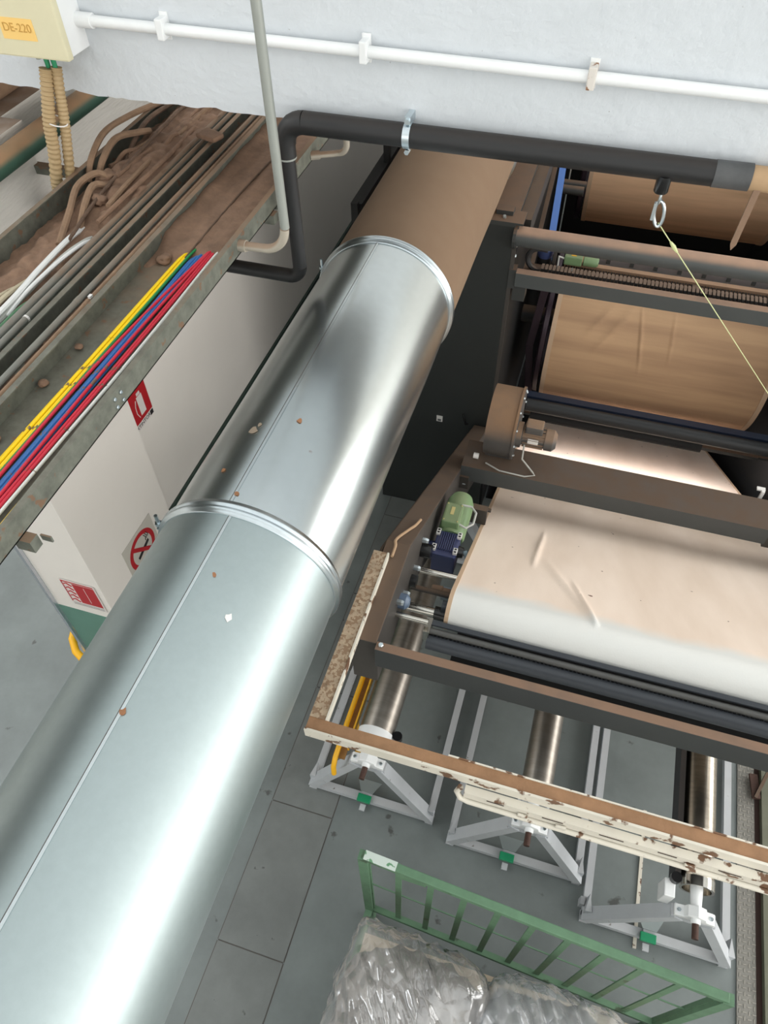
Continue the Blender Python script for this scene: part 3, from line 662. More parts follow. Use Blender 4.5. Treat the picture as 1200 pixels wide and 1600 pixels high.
cable('dusty_cable', 'straight thin dust brown cable along the lint heap', [(-1.772, 1.94, 3.617), (-1.80, 2.2, 3.640), (-1.82, 2.5, 3.646), (-1.845, 3.0, 3.65), (-1.86, 3.4, 3.65)], 0.0065, m_dirtd, DG)
for k, (lab, x0, x1, ya, yb2, r) in enumerate((('lint coated cable nearest the middle conduits in left tray', -1.715, -1.735, 2.05, 3.9, 0.009), ('lint coated cable second from the middle conduits', -1.745, -1.765, 2.15, 3.8, 0.010),
        ('wavy lint coated cable in the middle of the left heap', -1.80, -1.80, 2.35, 3.9, 0.011), ('lint coated cable half sunk in the left heap', -1.87, -1.85, 2.55, 3.9, 0.010), ('short lint coated cable crossing the left heap', -1.92, -1.74, 2.45, 2.75, 0.009))):
    cable('dusty_cable', lab, [(x0 + (x1-x0)*f + 0.018*math.sin(f*9 + k*2), ya + (yb2-ya)*f, 3.634 + 0.010*math.sin(f*11 + k)) for f in [q/9 for q in range(10)]], r, m_dustcable if k % 2 else m_dirt, DG)
cable('dusty_cable', 'thin dark cable down the middle of right tray', [(-1.335, 1.97, 3.606), (-1.33, 2.4, 3.611), (-1.31, 2.9, 3.612), (-1.30, 3.8, 3.612)], 0.0035, m_dirtd, DG)
CG = 'slim conduits between the trays'
for (lab, x, r, m, z) in (('slim grey conduit nearest the left tray cables', -1.682, 0.0125, m_conduit, 3.617), ('slim grey conduit with white tie beside the first', -1.646, 0.0105, m_conduit, 3.620),
                          ('slim grey conduit in the middle tray', -1.527, 0.0105, m_conduit, 3.632), ('slim brown rusted conduit beside the right tray', -1.496, 0.011, m_dustcable, 3.626)):
    o = thing('slim_conduit', lab, 'conduit', (x, 2.5, z), CG)
    T([(x, YA, z), (x, YB_, z)], r, 10).build('pipe', m, o, smooth=True)
    if 'tie' in lab: MB().lathe([(1.50, r+0.001), (1.508, r+0.001)], 'y', (x, z), 10).build('tie', m_label, o)
    else: MB().lathe([(1.60, r+0.001), (1.63, r+0.001)], 'y', (x, z), 10).build('coupling', m, o, smooth=True)
tag(MB().prism([(-1.66, 2.73), (-1.565, 2.70), (-1.545, 2.76), (-1.64, 2.80)], 'z', 3.645, 3.665).build('lint_covered_block', m_dirt, bevel=0.008), 'lint covered block lying across the narrow middle tray', 'block')
tag(B(-1.497, -1.487, 1.63, 1.645, 3.637, 3.645).build('paper_scrap', m_label), 'tiny white paper scrap on the brown slim conduit', 'paper scrap')

# pipes at the pier, corner guard, yellow bar
tag(T([(-2.235, 0.5, 3.688), (-2.235, 6, 3.688)], 0.046, 20).build('green_pipe', mat('dark green pipe', rgb(52, 84, 70), 0.6, dust=1.0, dust_lo=0.1, dust_col=rgb(152, 120, 90)), smooth=True), 'dark green pipe with dusty top along the white pier', 'pipe')
tag(T([(-2.52, 0.5, 3.78), (-2.52, 6, 3.78)], 0.05, 20).build('dusty_pipe', m_dustcable, smooth=True), 'brown dust covered pipe on top of the white wall', 'pipe')
tag(MB().prism([(-2.2990, 3.37), (-2.10, 3.565), (-2.10, 3.50), (-2.2990, 3.30)], 'y', 2.40, 2.47).build('wall_bracket', m_dirtd), 'dark dusty bracket on the pier behind the flexible conduits', 'bracket')
tag(MB().prism([(-2.745, 1.728), (-2.722, 1.728), (-2.722, 1.746), (-2.726, 1.746), (-2.726, 1.732), (-2.745, 1.732)], 'z', 0, 3.2).build('corner_guard', m_bright), 'thin metal corner guard on the left edge of the pier', 'corner guard')
tag(T([(-2.80, 2.05, 0.0), (-2.82, 2.03, 0.45), (-2.85, 1.96, 0.54), (-2.884, 1.85, 0.54), (-2.872, 1.79, 0.52), (-2.82, 1.725, 0.48), (-2.74, 1.69, 0.44), (-2.66, 1.67, 0.36), (-2.64, 1.665, 0.0)], 0.026, 14).build('yellow_guard_bar', m_yellow, smooth=True), 'bent yellow guard bar on the floor beside the pier', 'guard bar')
tbk = thing('tray_bracket', 'small rusty bracket under near end of the right tray', 'bracket', (-1.17, 0.78, 3.55))
B(-1.20, -1.150, 0.765, 0.795, 3.545, 3.585).build('plate', m_tray, tbk); B(-1.150, -1.120, 0.80, 0.805, 3.555, 3.575).build('tab', m_tray, tbk)

# dark bar along the far left side of the duct
fb_ = thing('dark_channel', 'dark channel running along the far left flank of duct', 'channel', (-1.215, 4.5, 3.02))
B(-1.245, -1.185, 3.40, 7.8, 3.02, 3.085).build('beam', mat('black channel paint', rgb(30, 29, 28), 0.7, var=0.1), fb_); B(-1.21, -1.18, 3.86, 3.90, 3.085, 3.53).build('hanger', mat('black channel paint', rgb(30, 29, 28), 0.7, var=0.1), fb_)
B(-1.235, -1.20, 3.37, 3.40, 2.98, 3.10).build('end_plate', mat('black channel paint', rgb(30, 29, 28), 0.7, var=0.1), fb_)

# ================================================================== SIGNS
s1 = thing('no_smoking_sign', 'grey no smoking sign on the white pier beside the duct', 'sign', (-2.297, 2.16, 1.15))
B(-2.2995, -2.296, 2.0, 2.33, 1.135, 1.462).build('plate', m_signgrey, s1)
cy_, cz_ = 2.165, 1.30
MB().lathe([(-2.2962, 0.105), (-2.2950, 0.105), (-2.2950, 0.138), (-2.2962, 0.138)], 'x', (cy_, cz_), 48, closed=True).build('red_ring', m_red, s1)
MB().bar((-2.2945, cy_-0.085, cz_+0.085), (-2.2945, cy_+0.085, cz_-0.085), 0.028, 0.002, (1, 0, 0)).build('red_slash', m_red, s1)
MB().bar((-2.2955, cy_-0.06, cz_-0.03), (-2.2955, cy_+0.075, cz_+0.012), 0.026, 0.0015, (1, 0, 0)).build('cigarette', m_print, s1)
for k in range(3):
    T([(-2.2953, cy_+0.05+0.014*k, cz_+0.03+0.006*k), (-2.2953, cy_+0.06+0.014*k, cz_+0.055), (-2.2953, cy_+0.045+0.014*k, cz_+0.085)], 0.003, 6).build('smoke', m_print, s1)
s2 = thing('extinguisher_sign', 'red fire extinguisher sign high on the recessed white wall', 'sign', (-2.398, 2.7, 1.9))
B(-2.3995, -2.396, 2.575, 2.805, 1.87, 2.14).build('plate', m_signwhite, s2)
B(-2.3962, -2.3950, 2.58, 2.80, 1.915, 2.135).build('red_field', m_red, s2)
B(-2.3952, -2.3940, 2.685, 2.742, 1.945, 2.08).build('extinguisher_symbol', m_signwhite, s2)
B(-2.3952, -2.3940, 2.695, 2.732, 2.085, 2.105).build('extinguisher_head', m_signwhite, s2)
T([(-2.395, 2.672, 2.07), (-2.395, 2.655, 2.03), (-2.395, 2.652, 1.985), (-2.395, 2.668, 1.945)], 0.003, 6).build('hose_symbol', m_signwhite, s2)
text('EXTINTOR', 0.036, (-2.3955, 2.675, 1.892), (0, 1, 0), (0, 0, 1), 'sign_text', m_print, s2)
B(-2.3955, -2.3945, 2.765, 2.797, 1.875, 1.908).build('print_block', m_print, s2)
s3 = thing('red_notice', 'red and white hand protection notice on the pier front', 'sign', (-2.455, 1.746, 1.2))
B(-2.572, -2.342, 1.7425, 1.746, 1.182, 1.452).build('plate', m_signwhite, s3)
B(-2.566, -2.350, 1.7415, 1.743, 1.436, 1.447).build('red_border', m_red, s3); B(-2.566, -2.558, 1.7415, 1.743, 1.222, 1.436).build('red_border', m_red, s3)
B(-2.495, -2.350, 1.7415, 1.743, 1.225, 1.430).build('red_field', m_red, s3)
B(-2.424, -2.421, 1.7405, 1.742, 1.25, 1.41).build('white_line', m_signwhite, s3)
for k in range(5):
    z = 1.415-0.042*k
    T([(-2.550, 1.742, z), (-2.530, 1.742, z+0.012), (-2.515, 1.742, z-0.004), (-2.502, 1.742, z-0.014)], 0.0045, 6).build('flame_mark', m_red, s3)
for k in range(2): B(-2.56, -2.352, 1.7415, 1.743, 1.190+0.014*k, 1.196+0.014*k).build('print_line', mat('sign grey print', rgb(150, 146, 142), 0.6), s3)

# ================================================================== PRINTING MACHINE
XL, XR = -0.475, 1.72                                   # inner faces of the two side frames
pm = thing('printing_machine', 'dark grey blanket printing machine standing right of the duct', 'machine', (0.6, 4.5, 0))
cab = B(-1.33, XL, 4.08, 8.6, 0, 2.70).build('side_cabinet', m_panel, pm, bevel=0.004)
B(-1.335, XL+0.005, 4.07, 8.6, 2.70, 2.722).build('top_plate', m_machine, cab)
B(-0.62, -0.425, 4.055, 4.20, 2.722, 2.735).build('corner_plate', m_machine, cab)
B(-0.60, -0.50, 4.13, 4.20, 2.735, 2.762).build('corner_block', m_machine, cab)
MB().lathe([(2.735, 0.012), (2.75, 0.010)], 'z', (-0.545, 4.10), 6).build('bolt', m_zinc, cab)
MB().prism([(XL, 4.08), (XL+0.024, 4.08), (XL+0.024, 4.095), (XL, 4.095)], 'z', 1.15, 2.70).build('edge_trim', m_frame, cab)
tgp = B(-0.878, -0.832, 4.074, 4.08, 1.03, 1.085).build('white_tag', m_label, cab)
B(-0.868, -0.842, 4.072, 4.0745, 1.038, 1.056).build('tag_print', mat('tag grey', rgb(90, 92, 94), 0.5), cab)
T([(-0.672, 4.075, 1.155), (-0.66, 4.05, 1.14), (-0.645, 4.05, 1.08), (-0.636, 4.075, 1.06)], 0.009, 8).build('handle', m_blackgloss, cab, smooth=True)
B(XL, -0.40, 4.25, 8.6, 2.52, 2.66).build('wiring_channel', m_frame, pm)
cab2 = B(XR, 2.5, 4.08, 8.6, 0, 2.70).build('side_cabinet', m_panel, pm, bevel=0.004)
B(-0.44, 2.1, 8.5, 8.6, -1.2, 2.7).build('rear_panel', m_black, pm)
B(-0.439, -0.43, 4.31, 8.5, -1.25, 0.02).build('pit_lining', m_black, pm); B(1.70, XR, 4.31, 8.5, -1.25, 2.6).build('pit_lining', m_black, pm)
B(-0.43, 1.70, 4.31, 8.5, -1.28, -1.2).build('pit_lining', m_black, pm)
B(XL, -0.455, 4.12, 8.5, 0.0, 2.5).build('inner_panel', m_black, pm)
# cross members of the tower
def cross(name, y, z, r, m, x0=XL, x1=XR, n=24): return MB().lathe([(x0, r), (x1, r)], 'x', (y, z), n).build(name, m, pm, smooth=True)
m_tube = mat('grey tube paint', rgb(74, 78, 78), 0.45, dust=0.95, dust_lo=0.35, dust_col=rgb(172, 140, 118), var=0.05)
tube = cross('cross_tube', 4.10, 2.632, 0.058, m_tube)
MB().lathe([(XL, 0.075), (XL+0.018, 0.075)], 'x', (4.10, 2.632), 20).build('flange', m_machine, tube)
for dz in (-0.09, -0.16, -0.3, -0.37): bolt(cab, (XL, 4.10, 2.66+dz), 'x', 0.013, 0.03)
bm_ = B(-0.43, XR, 4.06, 4.12, 2.315, 2.41).build('crossbeam', m_tube, pm, bevel=0.003)
B(XL, -0.43, 4.075, 4.14, 2.29, 2.42).build('mounting_block', m_machine, pm)
B(-0.44, -0.36, 4.10, 4.20, 2.19, 2.30).build('cable_clamp', m_machine, pm)
B(-0.40, XR, 4.125, 4.26, 2.355, 2.372).build('chain_trough', m_machine, pm)
dc = B(-0.30, XR, 4.165, 4.215, 2.373, 2.379).build('drag_chain', m_chain, pm)
lk = None
for k in range(84):
    x = -0.29 + 0.0238*k
    if lk is None: lk = B(x, x+0.017, 4.160, 4.220, 2.379, 2.405).build('link', m_chain, dc)
    else:
        o = lk.copy(); C.objects.link(o); o.parent = dc; o.location = (0.0238*k, 0, 0)
T([(-0.265, 4.19, 2.515), (-0.30, 4.19, 2.52)] + arc((-0.31, 4.19, 2.447), 0.073, 95, 265, 'xz', 12) + [(-0.27, 4.19, 2.375)], 0.017, 8).build('chain_loop', m_chain, pm, smooth=True)
ck = B(-0.16, XR, 4.30, 4.335, 2.372, 2.386).build('toothed_rack', m_comb, pm)
B(-0.16, XR, 4.296, 4.30, 2.315, 2.386).build('rack_back', m_comb, ck)
tb_ = MB()
for k in range(112):
    x = -0.15 + 0.0166*k; tb_.box(x, x+0.009, 4.283, 4.297, 2.318, 2.370)
tag(tb_.build('rack_teeth', m_combd, ck), kind='stuff')
B(-0.40, XR, 4.27, 4.30, 2.29, 2.33).build('lower_rail', m_machine, pm)
B(0.62, 0.66, 4.20, 4.28, 2.335, 2.38).build('slide_block', m_frame, pm)
ar = B(0.0, XR, 4.385, 4.42, 2.345, 2.402).build('guide_rail', m_bright, pm)
for k in range(12): B(0.09+0.145*k, 0.115+0.145*k, 4.380, 4.388, 2.370, 2.398).build('rail_notch', m_machine, ar)
# blue drive belt and dark straps behind the left cabinet edge
MB().bar((-0.345, 5.4, 2.59), (-0.272, 4.42, 2.31), 0.045, 0.012, (0, 0.3, 1)).build('blue_belt', m_blue, pm)
MB().bar((-0.40, 5.6, 2.50), (-0.385, 4.6, 2.15), 0.03, 0.03).build('side_link', m_machine, pm)
MB().bar((-0.27, 4.78, 1.95), (-0.318, 4.75, 1.365), 0.055, 0.02, (0, 1, 0)).build('dark_strap', m_purple, pm)
MB().bar((-0.318, 4.75, 1.365), (-0.265, 4.75, 0.90), 0.055, 0.02, (0, 1, 0)).build('dark_strap', m_purple, pm)
MB().lathe([(-0.36, 0.03), (-0.22, 0.03)], 'x', (4.62, 0.98), 12).build('strap_roller', m_purple, pm, smooth=True)
for k in range(6): B(-0.36, -0.29, 5.5+0.18*k, 5.55+0.18*k, 2.42-0.02*k, 2.46-0.02*k).build('machine_fitting', m_machgrey if k % 2 else m_machine, pm)
for y, z, x in ((5.9, 2.05, -0.28), (6.3, 1.9, -0.3)): MB().lathe([(-0.40, 0.035), (-0.18, 0.035)], 'x', (y, z), 12).build('bearing_shaft', m_machine, pm, smooth=True)
# roller under the drum and its blue bar
cross('guide_roller', 4.36, 1.115, 0.05, mat('dark steel roller', rgb(44, 46, 48), 0.45), -0.24, XR)
B(-0.25, XR, 4.42, 4.48, 1.10, 1.15).build('blue_bar', mat('dark blue bar', rgb(38, 48, 68), 0.45), pm)
cross('felt_roller', 4.43, 0.965, 0.048, mat('dark felt roller', rgb(34, 34, 35), 0.8, var=0.15), -0.2, 1.10)

def drum(name, label, yc, zc_, r, wr):
    d = thing(name, label, 'drum', (0.62, yc, zc_-r), 'blanket drums in the machine')
    b = MB()
    def f(u, v):
        a = 2*PI*u; x = -0.165 + 1.58*v; rr = r
        if wr:
            for (x0, a0, x1, a1, hgt, wd) in ((0.26, 2.25, 0.06, 2.68, 0.016, 0.018), (0.40, 2.25, 0.14, 2.85, 0.018, 0.019), (0.42, 2.2, 0.52, 3.05, 0.013, 0.010), (0.66, 2.2, 0.70, 2.85, 0.010, 0.010)):
                t = (a-a0)/(a1-a0)
                if 0 < t < 1:
                    dx = abs(x - (x0+(x1-x0)*t)); rr += hgt*math.sin(PI*t)*math.exp(-(dx/wd)**2)
            rr += 0.002*noise.noise((x*3, a*2, 0))
        return (x, yc + rr*math.cos(a), zc_ + rr*math.sin(a))
    b.grid(f, 130, 200); bmesh.ops.remove_doubles(b.bm, verts=b.bm.verts, dist=1e-5)
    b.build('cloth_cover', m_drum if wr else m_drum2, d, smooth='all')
    for x in (-0.180, 1.398): MB().lathe([(x, r-0.03), (x, r+0.006), (x+0.034, r+0.006), (x+0.034, r-0.03)], 'x', (yc, zc_), 72, closed=True).build('hem', m_hem, d, smooth=True)
    MB().lathe([(-0.178, r-0.012), (-0.172, r-0.012)], 'x', (yc, zc_), 64).build('end_plate', m_purple, d)
    MB().lathe([(-0.250, r-0.10), (-0.250, r-0.025), (-0.238, r-0.012), (-0.205, r-0.012), (-0.205, r-0.10)], 'x', (yc, zc_), 72, closed=True).build('end_disc', m_purple, d, smooth=True)
    MB().lathe([(1.412, r-0.012), (1.418, r-0.012)], 'x', (yc, zc_), 64).build('end_plate', m_purple, d)
    MB().lathe([(-0.46, 0.07), (1.70, 0.07)], 'x', (yc, zc_), 20).build('shaft', m_machine, d, smooth=True)
    return d
drum('blanket_drum', 'front brown cloth covered drum seen below the crossbeam', 5.25, 1.30, 0.62, True)
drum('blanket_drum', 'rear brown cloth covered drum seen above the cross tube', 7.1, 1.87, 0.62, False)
gm2 = thing('green_motor', 'small green motor with yellow plate under the cross tube', 'motor', (-0.1, 4.3, 2.40))
MB().lathe([(-0.05, 0.02), (-0.045, 0.032), (0.03, 0.032), (0.045, 0.022)], 'x', (4.30, 2.418), 18).build('body', m_motorgreen, gm2, smooth=True)
B(-0.165, -0.055, 4.265, 4.335, 2.39, 2.45).build('terminal_box', m_motorgreen, gm2, bevel=0.008)
B(-0.125, -0.095, 4.28, 4.31, 2.4495, 2.453).build('plate', m_yellow, gm2)
T([(-0.165, 4.28, 2.425), (-0.20, 4.26, 2.445), (-0.195, 4.22, 2.385), (-0.13, 4.215, 2.345), (-0.10, 4.25, 2.385)], 0.007, 8).build('lead', m_wgrey, gm2, smooth=True)
bm2 = thing('blue_motor', 'dark blue motor beside the drag chain loop', 'motor', (-0.29, 4.32, 2.35))
MB().lathe([(2.40, 0.045), (2.425, 0.052), (2.455, 0.052), (2.47, 0.035)], 'z', (-0.29, 4.32), 18).build('body', mat('navy motor enamel', rgb(50, 62, 100), 0.45), bm2, smooth=True)
MB().lathe([(2.30, 0.045), (2.40, 0.045)], 'z', (-0.29, 4.32), 18).build('base', m_black, bm2, smooth=True)
B(-0.235, -0.215, 4.26, 4.30, 2.31, 2.47).build('bracket', m_frame, bm2)

# ---------------- inclined delivery arm with the wide blanket
SL = 0.622
def side(x0, x1, name='side_arm'):
    zt = lambda y: 2.46 if y < 1.83 else 2.46 - SL*(y-1.83)
    pts = [(1.335, 2.46), (1.83, 2.46), (4.08, zt(4.08)), (4.08, zt(4.08)-0.42), (3.6, zt(3.6)-0.42), (1.80, 2.14), (1.335, 2.14)]
    return MB().prism(pts, 'x', x0, x1).build(name, m_frame, pm, bevel=0.004)
sa = side(-0.583, XL)
MB().prism([(1.385, 2.06), (1.385, 2.322), (1.885, 2.322), (4.08, 2.322-SL*(4.08-1.885)), (4.08, 2.322-SL*(4.08-1.885)-0.45), (3.6, 0.82), (1.85, 1.98)], 'x', -0.628, -0.617).build('outer_plate', m_frame, sa)
MB().prism([(1.40, 2.16), (1.83, 2.16), (4.08, 0.76), (4.08, 0.72), (1.83, 2.12), (1.40, 2.12)], 'x', -0.618, -0.58).build('web_plate', m_machine, sa)
sb = side(XR, XR+0.11)
for y, z in ((1.62, 2.33), (1.72, 2.25), (1.90, 2.20), (2.05, 2.22), (2.06, 2.10)):
    bolt(sa, (XL, y, z), 'x', 0.014, 0.03)
MB().lathe([(XL, 0.035), (XL+0.03, 0.035), (XL+0.045, 0.02)], 'x', (1.66, 2.28), 14).build('bearing_cap', mat('blue grey cap', rgb(88, 104, 124), 0.4), sa, smooth=True)
MB().lathe([(XL, 0.03), (XL+0.03, 0.03)], 'x', (1.84, 2.18), 14).build('bearing_cap', m_blackgloss, sa, smooth=True)
MB().lathe([(XL, 0.035), (XL+0.05, 0.035)], 'x', (2.03, 2.17), 14).build('bearing_cap', m_blackgloss, sa, smooth=True)
fbm = B(XL, XR, 1.308, 1.346, 2.325, 2.462).build('front_beam', m_machgrey, pm, bevel=0.003)
bolt(fbm, (XL+0.02, 1.33, 2.462), 'z', 0.011, 0.012)
# cover plate beneath the nose and inner rods
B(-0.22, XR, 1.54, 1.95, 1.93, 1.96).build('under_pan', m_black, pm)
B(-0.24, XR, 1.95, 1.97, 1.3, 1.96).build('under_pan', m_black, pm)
for (y, z, r, x1, nm, m) in ((2.02, 2.02, 0.016, -0.23, 'chrome_rod', m_chrome), (1.86, 2.10, 0.014, -0.23, 'chrome_rod', m_frame), (1.80, 2.02, 0.022, -0.33, 'chrome_rod', m_chrome), (1.60, 2.262, 0.013, -0.33, 'chrome_rod', m_chrome)):
    MB().lathe([(XL, r), (x1, r)], 'x', (y, z), 14).build(nm, m, pm, smooth=True)
MB().lathe([(-0.345, 0.033), (-0.2, 0.033)], 'x', (1.80, 2.02), 16).build('black_roller', m_blackgloss, pm, smooth=True)
B(-0.34, -0.20, 1.90, 1.97, 1.985, 2.0).build('blue_plate', mat('pale blue plate', rgb(128, 142, 150), 0.5), pm)
MB().lathe([(-0.39, 0.017), (-0.365, 0.021), (-0.34, 0.021), (-0.335, 0.015), (-0.30, 0.015)], 'x', (1.925, 2.03), 12).build('plug', m_strip, pm, smooth=True)
# toothed bar and roller below the nose
B(-0.325, XR, 1.622, 1.645, 2.205, 2.215).build('scraper_blade', m_bluegrey, pm)
tbar = MB().lathe([(-0.325, 0.014), (XR, 0.014)], 'x', (1.603, 2.193), 14).build('toothed_bar', mat('bare grey bar', rgb(88, 88, 86), 0.4, 0.3), pm, smooth=True)
tt = MB()
for k in range(118):
    x = -0.315+0.0172*k; tt.box(x, x+0.009, 1.586, 1.594, 2.178, 2.188)
tag(tt.build('bar_teeth', m_blackgloss, tbar), kind='stuff')
B(-0.345, -0.318, 1.57, 1.645, 2.16, 2.23).build('blade_bracket', m_chrome, pm)
MB().lathe([(-0.325, 0.034), (XR, 0.034)], 'x', (1.572, 2.152), 24).build('press_roller', m_bluegrey, pm, smooth=True)
B(-0.46, -0.25, 2.62, 2.66, 1.72, 1.84).build('inner_bracket', m_frame, pm)
MB().lathe([(XL, 0.012), (-0.24, 0.012)], 'x', (2.75, 1.70), 10).build('tie_rod', m_frame, pm, smooth=True)
# fan tray bridging the arm
MB().prism([(2.975, 1.66), (2.975, 1.782), (3.20, 1.782), (3.20, 1.66), (3.195, 1.66), (3.195, 1.777), (2.98, 1.777), (2.98, 1.66)], 'x', XL, 1.27).build('fan_tray', mat('fan tray paint', rgb(74, 77, 77), 0.55, dust=0.96, dust_lo=0.5, dust_col=rgb(92, 74, 60), var=0.05), pm)
B(1.27, XR, 2.99, 3.19, 1.62, 1.72).build('tray_bracket', m_frame, pm)
B(XL, -0.42, 2.96, 3.22, 1.60, 1.70).build('tray_bracket', m_frame, pm)
bolt(pm, (-0.455, 2.965, 1.64), 'x', 0.008, 0.02)
lt = B(1.19, 1.235, 3.25, 3.275, 1.79, 1.80).build('latch', m_label, pm); B(1.215, 1.232, 3.235, 3.25, 1.72, 1.80).build('latch_bar', m_label, lt)
tag(cable('cable', 'dusty tan cable clipped along the top of the arm', [(-0.500, 2.10, 2.305), (-0.507, 2.03, 2.345), (-0.522, 1.96, 2.39), (-0.542, 1.84, 2.468), (-0.535, 1.80, 2.472), (-0.533, 1.74, 2.478)], 0.0065, mat('tan cable', rgb(172, 142, 112), 0.7, var=0.1), None), None)

# the blanket itself: down the slope, round the nose, back underneath
yn, zn, rn_ = 1.745, 2.180, 0.09
blt = thing('conveyor_blanket', 'wide beige cloth blanket sloping down under the drum', 'conveyor blanket', (0.62, 1.65, 2.15))
d_ = Vector((0, 0.8351, -0.5502)); nrm = Vector((0, 0.5502, 0.8351))
path = []
for k in range(70):
    path.append((Vector((0, yn, zn)) + nrm*rn_ + d_*(5.53*(1-k/69)**1.5), nrm))
for k in range(1, 15):
    a = math.atan2(nrm.z, nrm.y) + PI*k/14; v = Vector((0, math.cos(a), math.sin(a)))
    path.append((Vector((0, yn, zn)) + v*rn_, v))
path.append((path[-1][0] + d_*1.0, -nrm))
BX0, BX1 = -0.262, 1.545
bb = MB(); V = []
for i, (p, n_) in enumerate(path):
    row = []
    for j in range(221):
        x = BX0 + (BX1-BX0)*j/220; h = 0.0
        s = (p - Vector((0, yn, zn))).dot(d_)
        if i < 70:
            for (x0, s0, x1, s1, hh, wd) in ((0.085, 1.10, 0.05, 0.52, 0.022, 0.011), (0.10, 0.66, 0.36, 0.0, 0.012, 0.016), (0.25, 0.42, 0.37, -0.06, 0.020, 0.010)):
                t = (s-s0)/(s1-s0)
                if 0 < t < 1: h += hh*math.sin(PI*t)**0.6*math.exp(-((x-(x0+(x1-x0)*t))/wd)**2)
            h += 0.0022*noise.noise((x*2.5, s*1.2, 0))
        row.append(bb.bm.verts.new((x, p.y + n_.y*h, p.z + n_.z*h)))
    V.append(row)
for i in range(len(V)-1):
    for j in range(220): bb.bm.faces.new([V[i][j], V[i+1][j], V[i+1][j+1], V[i][j+1]])
bo = bb.build('blanket', m_belt, blt, smooth='all')
md = bo.modifiers.new('thickness', 'SOLIDIFY'); md.thickness = 0.006; md.offset = 0
for x0, x1 in ((BX0-0.012, BX0+0.006), (BX1-0.006, BX1+0.012)):
    hb = MB(); rows = []
    for p, n_ in path:
        rows.append([hb.bm.verts.new((x, p.y+n_.y*h, p.z+n_.z*h)) for x, h in ((x0, -0.010), (x1, -0.010), (x1, 0.006), (x0, 0.006))])
    for a, b in zip(rows[:-1], rows[1:]):
        for k in range(4): hb.bm.faces.new([a[k], a[(k+1) % 4], b[(k+1) % 4], b[k]])
    hb.build('hem', m_hem, blt)
MB().lathe([(BX0-0.04, 0.03), (BX0, 0.03), (BX0, 0.082), (BX1, 0.082), (BX1, 0.03), (BX1+0.05, 0.03)], 'x', (yn, zn), 28).build('nose_roller', m_bluegrey, blt, smooth=True)

il = thing('added_tube_lamp', 'added tube lamp hidden behind the felt roller lighting the blanket', 'lamp', (0.6, 4.56, 0.82))  # unseen lamp added to brighten the rear blanket, which hall light cannot reach
MB().prism([(4.53, 0.835), (4.53, 0.865), (4.665, 0.865), (4.665, 0.788), (4.658, 0.788), (4.658, 0.855), (4.54, 0.855), (4.54, 0.835)], 'x', -0.2, 1.55).build('shade', m_machine, il)
MB().bar((-0.2, 4.56, 0.85), (-0.46, 4.56, 0.85), 0.03, 0.02).build('support_arm', m_machine, il)
MB().bar((1.55, 4.56, 0.85), (1.72, 4.56, 0.85), 0.03, 0.02).build('support_arm', m_machine, il)
mtube = bpy.data.materials.new('lit tube'); mtube.use_nodes = True
mtube.node_tree.nodes['Principled BSDF'].inputs['Emission Color'].default_value = (1, 0.97, 0.95, 1); mtube.node_tree.nodes['Principled BSDF'].inputs['Emission Strength'].default_value = 3
T([(-0.18, 4.56, 0.826), (1.53, 4.56, 0.826)], 0.008, 10).build('tube', mtube, il, smooth=True)
area('added_tube_lamp_light', (0.67, 4.56, 0.812), (math.radians(38), 0, 0), 1.72, 0.05, 11, (1.0, 0.96, 0.95))  # output of the added lamp, aimed down the blanket slope
# ---------------- blower, gear motor
bl = thing('blower', 'dusty centrifugal blower standing on the left end of fan tray', 'blower', (-0.28, 3.19, 1.782))
MB().lathe([(-0.365, 0.06), (-0.365, 0.205), (-0.200, 0.205), (-0.200, 0.06)], 'x', (3.20, 1.992), 48, closed=True).build('casing', m_blower, bl, smooth=True)
MB().lathe([(-0.208, 0.215), (-0.194, 0.215), (-0.194, 0.02), (-0.208, 0.02)], 'x', (3.20, 1.992), 48, closed=True).build('flange', m_blower, bl, smooth=True)
MB().lathe([(-0.372, 0.13), (-0.362, 0.13)], 'x', (3.20, 1.992), 32).build('inlet_plate', m_blower, bl)
B(-0.36, -0.2, 3.10, 3.30, 1.782, 1.80).build('foot', m_blower, bl)
for a in range(0, 360, 30):
    q = math.radians(a); bolt(bl, (-0.194, 3.20+0.195*math.cos(q), 1.992+0.195*math.sin(q)), 'x', 0.006, 0.008)
mo = MB().lathe([(-0.194, 0.075), (-0.165, 0.075), (-0.16, 0.055), (-0.03, 0.055)], 'x', (3.14, 1.965), 24).build('motor', m_motor, bl, smooth=True)
for k in range(10):
    a = math.radians(-40 + 28*k); c_ = Vector((0, math.cos(a), math.sin(a)))
    MB().bar(Vector((-0.155, 3.14, 1.965)) + c_*0.058, Vector((-0.035, 3.14, 1.965)) + c_*0.058, 0.006, 0.016, c_).build('cooling_fin', m_motor, mo)
MB().lathe([(-0.03, 0.063), (0.015, 0.063), (0.035, 0.042)], 'x', (3.14, 1.965), 24).build('fan_cowl', m_motor, mo, smooth=True)
B(-0.15, -0.05, 3.10, 3.18, 2.015, 2.07).build('terminal_box', m_motor, mo, bevel=0.01)
MB().bar((-0.125, 3.082, 1.975), (-0.065, 3.082, 1.975), 0.004, 0.045, (0, 0, 1)).build('rating_label', m_label, mo)
T([(-0.14, 3.09, 1.94), (-0.135, 3.05, 1.86), (-0.06, 3.02, 1.80), (-0.045, 3.01, 1.788), (-0.10, 2.985, 1.788), (-0.25, 2.99, 1.788), (-0.34, 3.03, 1.788)], 0.005, 8).build('lead', m_wgrey, bl, smooth=True)
MB().lathe([(-0.42, 0.018), (-0.39, 0.018)], 'x', (3.06, 1.80), 10).build('white_knob', m_label, bl, smooth=True)

